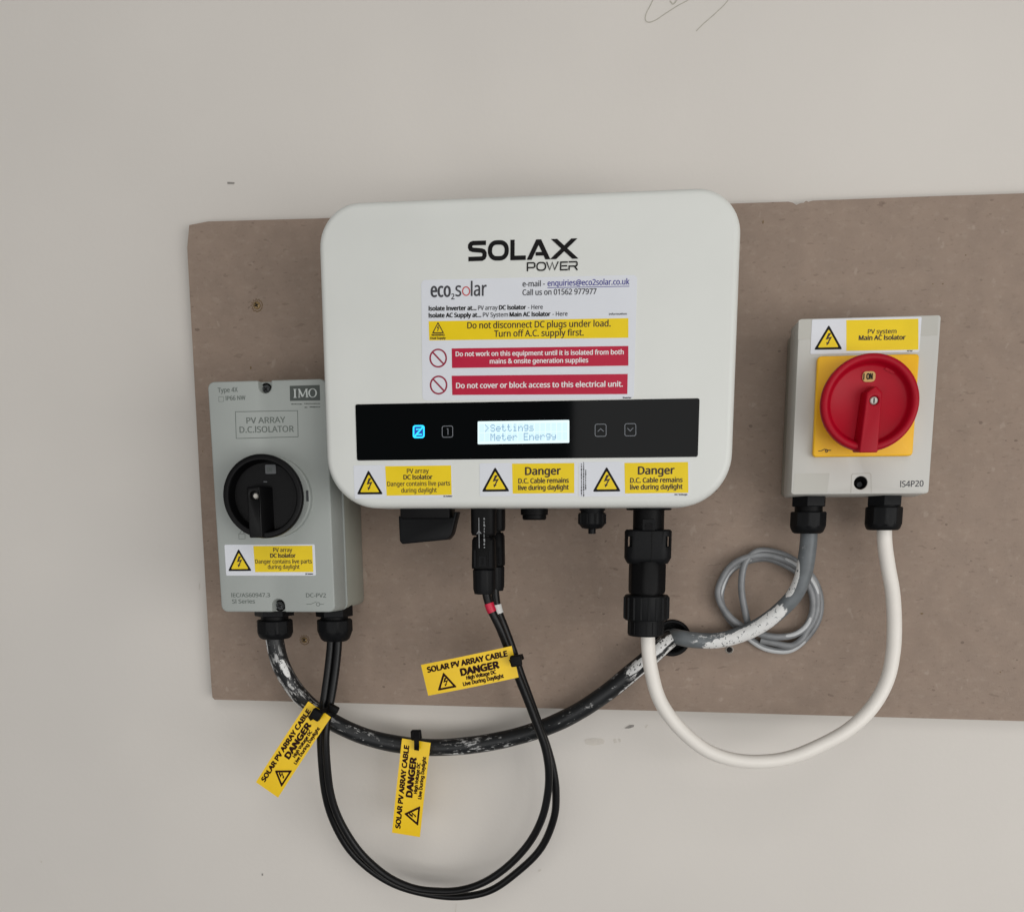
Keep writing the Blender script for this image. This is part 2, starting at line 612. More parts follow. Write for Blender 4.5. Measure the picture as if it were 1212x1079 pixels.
def quad(mb, t, c, d, m):
    mb.add([Lp(t, x, y, d) for x, y in c], [(3, 2, 1, 0)], m)


def poly(mb, pts, m):
    mb.add(pts, [tuple(range(len(pts)))], m)


def ribbon(mb, fn, pts, hw, m, closed=False, lift=0.0):
    """flat stroke of half width hw along 2-D points; fn maps (x, y, lift) to a 3-D point"""
    n = len(pts)
    L, R = [], []
    for i in range(n):
        p = pts[i]
        a = pts[i - 1] if (i > 0 or closed) else None
        b = pts[(i + 1) % n] if (i < n - 1 or closed) else None
        def nr(q, w):
            dx, dy = w[0] - q[0], w[1] - q[1]
            l = math.hypot(dx, dy) or 1
            return (-dy / l, dx / l)
        n1 = nr(a, p) if a else nr(p, b)
        n2 = nr(p, b) if b else n1
        mx, my = n1[0] + n2[0], n1[1] + n2[1]
        l2 = mx * mx + my * my
        k = min(2.0 / l2 if l2 > 1e-6 else 1, 1.8)
        mx, my = mx * k, my * k
        L.append(fn(p[0] + mx * hw, p[1] + my * hw, lift))
        R.append(fn(p[0] - mx * hw, p[1] - my * hw, lift))
    fs = []
    for i in range(n if closed else n - 1):
        j = (i + 1) % n
        fs.append((i, j, n + j, n + i))
    mb.add(L + R, fs, m)


def frame_fn(A, e, up, s):
    nrm = e.cross(up)
    return lambda x, y, l=0.0: A + e * (x * s) + up * (y * s) + nrm * l


def px_fn(t, d):
    return lambda x, y, l=0.0: Lp(t, x, y, d + l)


def arc_pts(cx, cy, rx, ry, a0, a1, n):
    return [(cx + rx * math.cos(math.radians(a0 + (a1 - a0) * i / n)), cy + ry * math.sin(math.radians(a0 + (a1 - a0) * i / n))) for i in range(n + 1)]


def rr2(x0, y0, x1, y1, r, n=6):
    return arc_pts(x1 - r, y1 - r, r, r, 0, 90, n) + arc_pts(x0 + r, y1 - r, r, r, 90, 180, n) + \
        arc_pts(x0 + r, y0 + r, r, r, 180, 270, n) + arc_pts(x1 - r, y0 + r, r, r, 270, 360, n)


BOLT = [(0.10, 1.0), (0.42, 1.02), (0.12, 0.62), (0.52, 0.70), (0.16, 0.16), (0.30, 0.20), (-0.04, -0.08), (-0.10, 0.24), (0.02, 0.18), (0.24, 0.52), (-0.18, 0.43)]


def hazard(mb, apex, bl, br, edge, fill, ink, lift=0.00008):
    """warning triangle (three real corners) with a bolt"""
    apex, bl, br = Vector(apex), Vector(bl), Vector(br)
    ctr = (apex + bl + br) / 3
    nrm = (br - bl).cross(apex - bl).normalized()
    nrm = nrm if nrm.y < 0 else -nrm

    def rounded(k, l):
        c = [ctr + (q - ctr) * k for q in (apex, bl, br)]
        out = []
        for i in range(3):
            p, a, b = c[i], c[i - 1], c[(i + 1) % 3]
            for w in (0.0, 0.5, 1.0):
                q1, q2 = p + (a - p) * 0.06, p + (b - p) * 0.06
                out.append((q1.lerp(q2, w) * (1 if w != 0.5 else 0.5) + (p * 0.5 if w == 0.5 else Vector())) + nrm * l)
        return out
    poly(mb, rounded(1.0, 0), edge)
    poly(mb, rounded(1 - edge_w(edge), lift), fill)
    e = (br - bl)
    h = (apex - (bl + br) / 2)
    base = (bl + br) / 2 + h * 0.20
    w = e * (0.40 if edge is M['tag_ink'] else 0.33)
    poly(mb, [base + w * (x - 0.13) * 1.0 + h * (y * 0.46) + nrm * lift * 2 for x, y in BOLT], ink)


def edge_w(m):
    return 0.36 if m is M['tag_ink'] else 0.27


def sheet(t, name, c, d, m, th=0.00025, lift=0.0):
    """a stuck-on label as a thin real sheet with rounded corners"""
    ctr, w, h, roll = rect_fit(c, d)
    ctr = INV[t.name] @ ctr
    roll0 = roll - t.rotation_euler.y
    mb = MB()
    r = min(w, h) * 0.035
    rm = Matrix.Rotation(roll0, 3, 'Y')

    def pl(l):
        return [rm @ (Vector(q) - ctr) + ctr for q in l]
    y = ctr.y
    mb.loft([pl(rrect(ctr.x, ctr.z, w, h, r, y + th, 3)), pl(rrect(ctr.x, ctr.z, w, h, r, y, 3))], m)
    return mb.build(name, t)


# ================================================================== SETTING: wall
BZ = 0.012            # board thickness
wall = MB()
box(wall, -1.9, 2.2, 0, 0.15, 0.0, 2.7, M['wall'])
wall = wall.build('wall')
wall['kind'] = 'structure'
wall['label'] = 'off white painted wall with pencil scribble near the top and small scuffs'


def wall_stroke(name, pts, hw, m, n=8):
    mb = MB()
    f = px_fn(None, 0.0003)
    q = spline([(x, y, 0) for x, y in pts], n)
    ribbon(mb, lambda x, y, l=0: f(x, y, l), [(p.x, p.y) for p in q], hw, m)
    o = mb.build(name, wall)
    return o


def wall_patch(name, pts, m):
    mb = MB()
    front = [P(x, y, 0.0005) for x, y in pts]
    back = [P(x, y, -0.0003) for x, y in pts]
    mb.loft([back, front], m)
    return mb.build(name, wall)


wall_stroke('pencil_mark', [(776, -6), (770, 6), (764.6, 17), (764, 24), (768, 26.5), (776, 24), (788, 16), (802, 7), (815, 0), (822, -6)], 0.55, M['pencil'])
wall_stroke('pencil_mark', [(866, -6), (859, 4), (850, 13), (840, 22), (832, 29), (824, 37)], 0.5, M['pencil'])
wall_stroke('pencil_mark', [(793, 1), (796, 5), (799, 3), (803, -3)], 0.8, M['pencil'])
wall_patch('paint_chip', [(269, 215.4), (277.5, 215.8), (277.3, 218.0), (269.2, 217.7)], M['scuff'])
wall_patch('paint_chip', [(739, 861.5), (745, 857.8), (750.5, 857.5), (750, 860), (744, 861.8)], M['scuff'])
wall_patch('paint_chip', [(763.5, 860.5), (766, 857), (767, 857.5), (765, 861.5)], M['filler'])
wall_patch('filler_patch', [(692, 875), (700, 873.6), (713, 874), (716, 876.5), (714, 880), (702, 882), (693, 880)], M['filler'])
wall_patch('filler_patch', [(726, 875), (729, 873.8), (730.5, 878), (727, 879)], M['filler'])
wall_patch('filler_patch', [(732, 874.5), (734.5, 874), (735, 877.5), (733, 878)], M['filler'])
wall_patch('paint_chip', [(235.5, 690), (236.7, 690), (236.2, 698), (235.2, 698)], M['filler'])
wall_patch('paint_chip', [(309.6, 1033.4), (311.4, 1033.2), (311.4, 1035.6), (309.8, 1035.6)], M['scuff'])
wall_patch('paint_chip', [(48, 1018), (50, 1018), (49.6, 1020.5), (48.2, 1020.5)], M['filler'])
wall_patch('paint_chip', [(637, 1030), (640, 1028), (641, 1029.5), (638, 1031.5)], M['filler'])
wall_stroke('pencil_mark', [(540, 1069), (539.6, 1074), (538.8, 1080)], 0.5, M['filler'])

# ================================================================== backing board
HOLE_C = P(795.5, 754.5, BZ)
HR = 0.0135
out = [(221.5, 293), (224, 266.5), (246, 262.2), (376, 258.6), (560, 251.5), (760, 244.6), (933, 238.8), (938, 240.0), (942.5, 242.6), (947.5, 240.5), (951, 240.3),
       (954, 237.8), (957, 239.0), (962, 237.5), (1080, 233.2), (1212, 228.8), (1420, 221.5), (1420, 860.0), (1212, 853), (1000, 847), (800, 841.3), (560, 835.8), (300, 828.6), (254, 827.6), (251.4, 825),
       (250.2, 812), (238, 600), (229, 430)]
ctr0 = Vector((HOLE_C.x, -0.0, HOLE_C.z))
board = thing('backing_board', 'brown hardboard sheet screwed to the white wall behind the electrical boxes', 'board', (0, -BZ, 1.5))
cu = bpy.data.curves.new('board', 'CURVE')
cu.dimensions = '2D'
cu.fill_mode = 'BOTH'
cu.extrude = BZ / 2


def add_spline(pp):
    sp = cu.splines.new('POLY')
    sp.points.add(len(pp) - 1)
    for i, (x, z) in enumerate(pp):
        sp.points[i].co = (x, z, 0, 1)
    sp.use_cyclic_u = True


add_spline([(P(x, y, BZ).x, P(x, y, BZ).z - 1.5) for x, y in out])
add_spline([(HOLE_C.x + HR * math.cos(2 * math.pi * i / 40), HOLE_C.z - 1.5 + HR * math.sin(2 * math.pi * i / 40)) for i in range(40)])
tmp = bpy.data.objects.new('t', cu)
COL.objects.link(tmp)
dg = bpy.context.evaluated_depsgraph_get()
dg.update()
bme = bpy.data.meshes.new_from_object(tmp.evaluated_get(dg))
bpy.data.objects.remove(tmp)
bme.transform(Matrix.Translation((0, BZ / 2, 0)) @ Matrix.Rotation(math.radians(90), 4, 'X'))
bme.materials.clear()
bme.materials.append(M['board'])
bme.materials.append(M['board_edge'])
for p in bme.polygons:
    p.material_index = 0 if abs(p.normal.y) > 0.7 else 1
link('hardboard_sheet', bme, board)

# cable grommet: ring + dark sleeve through the board; black end put in for shade
c = Lp(board, 795.5, 754.5, BZ)
g = MB()
prof = [(0.0150, 0.0), (0.0152, -0.0012), (0.0143, -0.0024), (0.0128, -0.0022), (0.0120, -0.0008), (0.0118, 0.0112), (0.0, 0.0114)]
g.loft([circ(c.x, c.z, max(r, 1e-5), y, 40) for r, y in prof], M['black_matt'], cap0=False, cap1=False)
g.build('cable_grommet', board, 40)


def screw_head(t, px, py, d, r, m, name='screw', ring=None, depth=0.0012, phillips=True, parent=None, ragged=False):
    c = Lp(t, px, py, d)
    mb = MB()
    if ragged:
        n = 26
        rr = [r * (1.45 + 0.25 * math.sin(3 * i) + 0.2 * random.random()) for i in range(n)]
        o1 = [(c.x + rr[i] * math.cos(2 * math.pi * i / n), c.y - 0.00025, c.z + rr[i] * math.sin(2 * math.pi * i / n)) for i in range(n)]
        o0 = [(c.x + 1.15 * rr[i] * math.cos(2 * math.pi * i / n), c.y + 0.0002, c.z + 1.15 * rr[i] * math.sin(2 * math.pi * i / n)) for i in range(n)]
        o2 = [(c.x + 0.9 * r * math.cos(2 * math.pi * i / n), c.y + 0.0006, c.z + 0.9 * r * math.sin(2 * math.pi * i / n)) for i in range(n)]
        mb.loft([o0, o1, o2], M['torn'], False, False)
    y = c.y
    mb.loft([circ(c.x, c.z, r, y + 0.001, 24), circ(c.x, c.z, r, y - depth * 0.5, 24), circ(c.x, c.z, r * 0.8, y - depth, 24)], m)
    if phillips:
        w = r * 0.16
        L = r * 0.62
        a = random.uniform(0.2, 0.9)
        for k in range(2):
            ca, sa = math.cos(a + k * math.pi / 2), math.sin(a + k * math.pi / 2)
            q = [(c.x + ca * x - sa * z, y - depth - 0.00003 * (k + 1), c.z + sa * x + ca * z) for x, z in ((-L, -w), (L, -w), (L, w), (-L, w))]
            poly(mb, q, M['hole'])
    if ring:
        mb.loft([circ(c.x, c.z, r * 1.05, y, 24), circ(c.x, c.z, r * 1.3, y - 0.0009, 24), circ(c.x, c.z, r * 1.55, y, 24)], ring, False, False)
    return mb.build(name, parent or t, 50)


screw_head(board, 304.3, 361.5, BZ, 0.0030, M['old_screw'], ragged=True)
screw_head(board, 360.5, 757, BZ, 0.0026, M['old_screw'], ragged=True)
s = screw_head(board, 863.2, 768.5, BZ, 0.0022, M['hole'], ring=M['steel'], phillips=False, depth=0.0003)
s['label'] = 'screw hole with bright steel rim'
# small dents and rubs in the board face
for (x, y, w, h) in ((297, 435, 2.2, 3.0), (903, 263, 1.8, 3.6), (1091, 726, 3.2, 2.0), (1184, 795, 1.6, 1.6), (1143, 302, 1.4, 1.6), (1104, 336, 1.4, 1.4), (1116, 336, 1.6, 1.2), (240, 534, 1.5, 1.3), (1060, 800, 1.2, 1.2)):
    c = Lp(board, x, y, BZ)
    k = mpp(BZ)
    mb = MB()
    poly(mb, [(c.x + w * k * 0.6 * math.cos(a) * random.uniform(0.6, 1.2), c.y - 0.00015, c.z + h * k * 0.6 * math.sin(a) * random.uniform(0.6, 1.2)) for a in [i * 2 * math.pi / 9 for i in range(9)]], M['torn'])
    mb.build('dent', board)


# ================================================================== glands
def gland(t, px, d, ytop, yfl, yneck, ynut, ytap, wfl, wneck, wnut, wtap, parent, name='cable_gland'):
    """black nylon gland hanging under a box; heights are photo rows, widths photo columns"""
    k = mp(px, ytop, d)
    top = Lp(t, px, ytop, d)
    z = [Lp(t, px, y, d).z for y in (yfl, yneck, ynut, ytap)]
    cx, cy = top.x, top.y
    body = MB()
    r = [w * k / 2 for w in (wfl, wneck, wnut, wtap)]
    e = 0.0006
    vlathe(body, cx, cy, [(r[0] * 0.97, top.z + 0.006), (r[0], top.z + 0.005), (r[0], z[0] + e), (r[0] * 0.97, z[0])], M['black_matt'], 48, {0: 6, 1: 6, 2: 6, 3: 6})
    vlathe(body, cx, cy, [(r[1], z[0] + 0.001), (r[1], z[1] - 0.003)], M['black'], 40)
    o = body.build(name, parent, 30)
    nut = MB()
    h = z[1] - z[3]
    q = z[2] - z[3]
    dr = r[2] - r[3]
    prof = [(r[2] * 0.95, z[1]), (r[2], z[1] - e * 1.5), (r[2], z[2]), (r[2] * 0.955, z[2] - q * 0.10), (r[3] + dr * 0.70, z[2] - q * 0.45), (r[3] + dr * 0.45, z[3] + q * 0.18), (r[3] + dr * 0.1, z[3]), (r[3] * 0.80, z[3] - 0.0002), (r[3] * 0.66, z[3] + 0.003)]
    vlathe(nut, cx, cy, prof, M['black_matt'], 96, {0: 10, 1: 10, 2: 10})
    nut.build('gland_nut', o, 30)
    return o, Vector((cx, cy, z[3]))


# ================================================================== INVERTER
DI = 0.122
IC = [(378.8, 229.5), (875.4, 219), (862.5, 600.8), (387.5, 601.2)]
# true face: straight side edges run on to the corners of the full rectangle
ictr, iw, ih, iroll = rect_fit(IC, DI)
itop = P(630, 228.5, DI).z
ibot = P(630, 600.6, DI).z
ih = itop - ibot
iz = (itop + ibot) / 2
ileft, iright = P(379.6, 330, DI - 0.004).x, P(874.6, 330, DI - 0.004).x
iw = iright - ileft
ix = (ileft + iright) / 2
inv = thing('solar_inverter', 'large white solar inverter with rounded corners and black display strip', 'inverter', (ix, -BZ, iz), 0.0)
Y0 = -(DI - BZ)
mb = MB()
RT, RB = 0.029, 0.036
cover = []
for (ins, y) in ((0.004, Y0 + 0.060), (0.0008, Y0 + 0.059), (0.0, Y0 + 0.056), (0.0, Y0 + 0.0062), (0.0002, Y0 + 0.0046), (0.0008, Y0 + 0.0028), (0.0018, Y0 + 0.0013), (0.0032, Y0 + 0.0004), (0.0050, Y0)):
    cover.append(rrect(0, 0, iw - 2 * ins, ih - 2 * ins, RT - ins * 0.8, y, 14, RB - ins * 0.8))
mb.loft(cover, M['white_case'])
mb.build('front_cover', inv, 40)
mb = MB()
mb.loft([rrect(0, 0.004, iw - 0.03, ih - 0.036, 0.012, y, 6) for y in (-0.0015, Y0 + 0.0605)], M['case_back'])
# cooling fins at the sides
for i in range(9):
    y = -0.006 - i * 0.0050
    for sx in (-1, 1):
        xa, xb = sx * (iw / 2 - 0.016), sx * (iw / 2 - 0.008)
        box(mb, min(xa, xb), max(xa, xb), y - 0.001, y + 0.001, -ih / 2 + 0.03, ih / 2 - 0.03, M['case_back'])
mb.build('heatsink_body', inv, 30)

# logo
mb = MB()
A, B = Lp(inv, 553.9, 309.4, DI + 0.0003), Lp(inv, 682.2, 306.2, DI + 0.0003)
e = (B - A).normalized()
up = Vector((-e.z, 0, e.x))
fn = frame_fn(A, e, up, (B - A).length / 970)
H = 19
k = 0
for st, hw, cl in (
        ([(163, 152), (48, 152), (30, 146), (20, 134), (19, 118), (26, 103), (44, 96), (122, 88), (142, 80), (150, 66), (150, 44), (143, 29), (126, 20), (4, 19)], H, False),
        (rr2(199, 19, 349, 152, 58, 6), H, True),
        ([(401, 171), (401, 19), (521, 19)], H, False),
        ([(608, 48), (694, 48)], 15, False),
        ([(608, 48), (694, 48)], 15, False)):
    k += 1
    ribbon(mb, fn, st, hw, M['ink'], cl, k * 0.00002)
for (xa, xb, wx) in ((551, 634, 22), (718, 634, 22), (962, 770, 27), (764, 950, 27)):
    k += 1
    poly(mb, [fn(x, y, k * 0.00002) for x, y in ((xa - wx, 0), (xa + wx, 0), (xb + wx, 168), (xb - wx, 168))], M['ink'])
fn2 = frame_fn(Lp(inv, 623.4, 321.2, DI + 0.0003), e, up, (B - A).length / 970)
for st, hw, cl in (
        ([(7, 0), (7, 70), (62, 70), (72, 62), (72, 38), (62, 30), (14, 30)], 6, False),
        (rr2(92, 6, 168, 70, 28, 5), 6, True),
        ([(178, 75), (206, 8), (228, 70), (250, 8), (280, 75)], 6, False),
        ([(366, 69), (303, 69), (303, 6), (366, 6)], 6, False), ([(312, 38), (360, 38)], 6, False),
        ([(378, 0), (378, 34), (438, 34), (448, 42), (448, 62), (440, 70), (374, 70)], 6, False), ([(425, 34), (452, 0)], 6, False)):
    k += 1
    ribbon(mb, fn2, st, hw, M['ink'], cl, k * 0.00002)
mb.build('maker_logo', inv)

# ---- main instruction label
dL = DI + 0.0003
lab = sheet(inv, 'instruction_label', [(498.5, 331), (754, 325.8), (750.5, 471.3), (500, 474.2)], dL, M['paper'], 0.0003)
lab['label'] = 'large white instruction label with yellow and red bars'
d1, d2 = dL + 0.00012, dL + 0.00024
mb = MB()
quad(mb, inv, [(507.3, 380.2), (743.7, 376.6), (743.7, 399.7), (508, 402.8)], d1, M['yellow'])
mb.build('yellow_bar', lab)
for c in ([(534.6, 412.4), (743.7, 409.4), (743.7, 432.7), (535, 435.5)], [(534.6, 444.7), (743, 442.5), (742.5, 466.3), (535.3, 467.4)]):
    mb = MB()
    quad(mb, inv, c, d1, M['red'])
    mb.build('red_bar', lab)
mb = MB()
T = lambda s, a, b, cap, m='ink', bold=0.0, d=d2: text(mb, inv, s, a, b, cap, d, M[m], bold)
T('eco', (509.6, 351.4), (533.6, 351.0), 16.5, 'dark_ink', 1.5)
T('2', (534, 354.2), (538, 354.1), 6.5, 'dark_ink', 0.6)
T('s', (539, 350.6), (546, 350.5), 16.5, 'dark_ink', 0.7)
T('lar', (557.2, 350.2), (576, 349.9), 16.5, 'dark_ink', 0.9)
ribbon(mb, px_fn(inv, d2), arc_pts(551.7, 344.6, 4.2, 5.0, 0, 345, 20), 0.65, M['red_ink'], True)
T('e-mail -', (618.4, 339.3), (645, 338.8), 6.6, 'dark_ink', 0.45)
T('enquiries@eco2solar.co.uk', (648, 338.6), (745, 336.6), 6.8, 'blue_ink', 0.45)
ribbon(mb, px_fn(inv, d2), [(648, 340.6), (745, 338.8)], 0.35, M['blue_ink'])
T('Call us on 01562 977977', (618.4, 349.4), (706, 348.0), 6.6, 'dark_ink', 0.45)
T('Isolate Inverter at...', (507.3, 367.6), (564, 366.9), 5.0, 'ink', 0.85)
T('PV array', (565.8, 366.9), (589, 366.5), 5.0, 'dark_ink', 0.3)
T('DC Isolator', (590.5, 366.5), (622.8, 366.0), 5.0, 'ink', 0.85)
T('- Here', (624.8, 366.0), (642.5, 365.7), 5.0, 'dark_ink', 0.3)
T('Isolate AC Supply at...', (507.3, 375.8), (569.7, 375.1), 5.0, 'ink', 0.85)
T('PV System', (571.5, 375.1), (601.4, 374.7), 5.0, 'dark_ink', 0.3)
T('Main AC Isolator', (603, 374.7), (651.7, 374.0), 5.0, 'ink', 0.85)
T('- Here', (653.8, 374.0), (671.8, 373.7), 5.0, 'dark_ink', 0.3)
T('information', (720.8, 372.8), (742, 372.4), 2.2, 'dark_ink', 0.3)
T('Do not disconnect DC plugs under load.', (553, 388.8), (722.8, 386.3), 7.4, 'brown_ink', 0.55)
T('Turn off A.C. supply first.', (584.7, 398.6), (690.8, 397.1), 7.4, 'brown_ink', 0.55)
T('WARNING', (510.6, 397.6), (526.4, 397.4), 2.2, 'brown_ink', 0.5)
T('Dual Supply', (509.4, 401.4), (527.6, 401.2), 2.4, 'brown_ink', 0.5)
T('Do not work on this equipment until it is isolated from both', (539.2, 421.6), (738.3, 419.2), 5.4, 'white_ink', 0.7)
T('mains & onsite generation supplies', (579.6, 430.2), (696.3, 428.8), 5.4, 'white_ink', 0.7)
T('Do not cover or block access to this electrical unit.', (539.7, 459.4), (737.2, 457.4), 6.2, 'white_ink', 0.75)
T('Inverter', (737.2, 471.6), (747.4, 471.5), 2.0, 'dark_ink', 0.5, dL + 0.0001)
mb.build('lettering', lab)
mb = MB()
hazard(mb, Lp(inv, 518.4, 380.8, d2), Lp(inv, 511.4, 394.6, d2), Lp(inv, 525.6, 394.4, d2), M['brown_ink'], M['yellow'], M['brown_ink'])
mb.build('hazard_symbol', lab)
for (x, y) in ((518.6, 423.8), (519.1, 455.6)):
    mb = MB()
    f = px_fn(inv, d1)
    ribbon(mb, f, arc_pts(x, y, 9.5, 10.3, 0, 351, 40), 0.95, M['crimson_ink'], True)
    ribbon(mb, f, [(x - 6.7, y - 7.2), (x + 6.7, y + 7.2)], 0.95, M['crimson_ink'], False, 0.00003)
    mb.build('prohibition_symbol', lab)

# ---- display strip
pc = [(420, 478.4), (828, 471.4), (826, 540.4), (423, 545)]
ctr, w, h, roll = rect_fit(pc, DI)
disp = sheet(inv, 'display_panel', pc, DI + 0.0006, M['gloss_black'], 0.0012)
disp['label'] = 'glossy black display strip with lit screen and touch icons'
mb = MB()
dd = DI + 0.0007
fnp = px_fn(inv, dd)


def pxrr(x0, y0, x1, y1, r, sk=-0.016):
    return [(x, y + sk * (x - x0)) for x, y in rr2(x0, y0, x1, y1, r, 4)]


poly(mb, [fnp(x, y) for x, y in pxrr(565.4, 498.6, 673.8, 525.7, 1.2)], M['lcd'])
mb.build('lcd_screen', disp)
# dot-matrix characters on the screen
DOT = {'>': '10000 01000 00100 00010 00100 01000 10000', 'S': '01110 10001 10000 01110 00001 10001 01110', 'e': '00000 00000 01110 10001 11111 10000 01110',
       't': '01000 01000 11100 01000 01000 01001 00110', 'i': '00100 00000 01100 00100 00100 00100 01110', 'n': '00000 00000 10110 11001 10001 10001 10001',
       'g': '00000 01111 10001 10001 01111 00001 01110', 's': '00000 00000 01110 10000 01110 00001 11110', 'M': '10001 11011 10101 10101 10001 10001 10001',
       'r': '00000 00000 10110 11001 10000 10000 10000', 'E': '11111 10000 10000 11110 10000 10000 11111', 'y': '00000 00000 10001 10001 01111 00001 01110', ' ': '00000 00000 00000 00000 00000 00000 00000'}
mb = MB()
d3 = dd + 0.00006
for row, (s, y0) in enumerate(((' >Settings      ', 502.4), ('  Meter Energy  ', 513.2))):
    for i in range(16):
        x0 = 567.4 + i * 6.55
        yy = y0 - 0.017 * (x0 - 567)
        quad(mb, inv, [(x0, yy - 0.6), (x0 + 5.7, yy - 0.7), (x0 + 5.7, yy + 9.3), (x0, yy + 9.4)], dd + 0.00003, M['lcd_ghost'])
        for r_, bits in enumerate(DOT[s[i]].split()):
            for c_, bit in enumerate(bits):
                if bit == '1':
                    a, b = x0 + c_ * 1.14 - 0.05, yy + r_ * 1.24
                    quad(mb, inv, [(a, b), (a + 1.12, b - 0.02), (a + 1.12, b + 1.2), (a, b + 1.22)], d3, M['lcd_ink'])
mb.build('lcd_characters', disp)


def icon(x0, y0, x1, y1, strokes, m, hw, name, fill=None):
    mb = MB()
    if fill:
        poly(mb, [fnp(x, y) for x, y in pxrr(x0, y0, x1, y1, 2.2)], fill)
    f = px_fn(inv, d3)
    ribbon(mb, f, pxrr(x0, y0, x1, y1, 2.2), hw, m, True)
    for i, st in enumerate(strokes):
        ribbon(mb, f, st, hw, m, False, 0.00001 * (i + 1))
    return mb.build(name, disp)


icon(489.5, 504.0, 501.6, 517.6, [[(492.4, 508), (498.2, 507.6), (492.4, 514.2), (499.2, 514)], [(490.6, 516.6), (501, 504.6)]], M['led'], 0.95, 'lit_icon', M['led_dim'])
icon(523.4, 504.2, 535.8, 517.4, [[(528.8, 507.4), (530.2, 507.4), (530.2, 514.4)]], M['icon'], 0.40, 'touch_icon')
icon(704.4, 502.0, 717.4, 516.4, [[(707.6, 510.6), (711, 507.2), (714.4, 510.4)]], M['icon'], 0.40, 'touch_icon')
icon(739.6, 501.4, 752.6, 515.8, [[(742.6, 506.6), (746, 510.0), (749.4, 506.2)]], M['icon'], 0.40, 'touch_icon')


# ---- stickers
def warn_sticker(t, sh, yel, tri, lines, d, label, curl=False, name='warning_sticker', ink='brown_ink'):
    s = sheet(t, name, sh, d + 0.0003, M['paper'], 0.00025)
    s['label'] = label
    mb = MB()
    quad(mb, t, yel, d + 0.00040, M['yellow'])
    mb.build('yellow_panel', s)
    mb = MB()
    hazard(mb, *[Lp(t, x, y, d + 0.00040) for x, y in tri], M['ink'], M['yellow'], M['brown_ink'])
    mb.build('hazard_symbol', s)
    mb = MB()
    for ln in lines:
        s_, a, b, cap, bold = ln[:5]
        text(mb, t, s_, a, b, cap, d + 0.00052, M[ln[5] if len(ln) > 5 else ink], bold)
    mb.build('lettering', s)
    return s


warn_sticker(inv, [(418.2, 550.6), (534.9, 548.6), (536.4, 588.6), (419.9, 590.4)], [(455.8, 551.6), (533.8, 550.6), (534.7, 585.4), (457.7, 586.4)],
             [(436, 556), (422.4, 585), (453.4, 584.8)],
             [('PV array', (481.6, 559.9), (507.6, 559.5), 5.2, 0.35), ('DC Isolator', (477.4, 567.2), (512, 566.8), 5.2, 0.8),
              ('Danger contains live parts', (458.4, 575.2), (532.9, 574.2), 5.2, 0.35), ('during daylight', (475, 582.8), (517, 582.3), 5.2, 0.35),
              ('DC Isolator', (525, 588.0), (535.4, 587.8), 1.7, 0.4, 'dark_ink')], DI, 'array isolator sticker under the left end of the display')
warn_sticker(inv, [(567, 548.2), (682.4, 546.8), (683.4, 586.2), (568.6, 587.2)], [(606, 548.6), (679.7, 547.8), (679.7, 583.4), (606.8, 584)],
             [(586, 552.4), (570.2, 581.8), (603.2, 581.4)],
             [('Danger', (621.3, 561.9), (664, 561.3), 9.0, 1.3), ('D.C. Cable remains', (613.3, 571.8), (673.3, 571.0), 5.6, 0.8),
              ('live during daylight', (613.3, 579.9), (673.3, 579.0), 5.6, 0.8)], DI, 'middle danger sticker below the screen')
sC = warn_sticker(inv, [(684.6, 546.6), (816, 545.2), (816.6, 586.6), (685.6, 587.6)], [(739, 547.7), (814.4, 546.6), (814.8, 583), (739.7, 583.8)],
                  [(718, 552), (701.4, 581.8), (734.9, 581.4)],
                  [('Danger', (754.8, 561.2), (798.6, 560.6), 9.0, 1.3), ('D.C. Cable remains', (745.7, 571.2), (808, 570.3), 5.6, 0.8),
                   ('live during daylight', (745.7, 579.2), (808, 578.3), 5.6, 0.8), ('DC Voltage', (798.5, 586.0), (813.6, 585.8), 1.8, 0.4, 'dark_ink')], DI, 'rightmost danger sticker below the touch icons')
# column of unreadably small print at the sticker's left edge: broken hair strokes
mb = MB()
f = px_fn(inv, DI + 0.00052)
for x, ya, yb in ((688.2, 548.5, 586.5), (690.8, 547, 588), (693.2, 556, 580)):
    y = ya
    while y < yb:
        l = random.uniform(1.0, 3.2)
        ribbon(mb, f, [(x, y), (x + 0.03, min(yb, y + l))], random.uniform(0.4, 0.75), M['dark_ink'])
        y += l + random.uniform(0.4, 0.8)
mb.build('fine_print', sC)

# ---- things under the inverter (its own fittings)
zb = -ih / 2


def Z(px, py, d):
    return Lp(inv, px, py, d)


# rotary switch knob
D_SW = 0.085
mb = MB()
c = Z(506.5, 600, D_SW)
k = mp(506, 620, D_SW)
mb.loft([[(c.x + x * k * 29, c.y + y, z) for x, y in ((-1, -0.012), (1, -0.012), (1, 0.012), (-1, 0.012))] for z in (c.z + 0.02, Z(506.5, 614, D_SW).z)], M['black'])
sw = bevelled(mb, 'switch_neck', inv, 0.0015, 2)
mb = MB()
pp = [(471.5, 610.5), (475.5, 610.2), (477, 613), (536, 611.8), (537, 605.8), (541, 605.2), (534.5, 632), (529.5, 638.6), (476, 643.8), (473, 640.5)]
fr = [Z(x, y, D_SW + 0.010) for x, y in pp]
bk = [v + Vector((0, 0.016, 0)) for v in fr]
mb.loft([bk, fr], M['black_matt'])
sw = bevelled(mb, 'switch_knob', inv, 0.0009, 2)
sw['label'] = 'flared black rotary switch knob under the inverter'
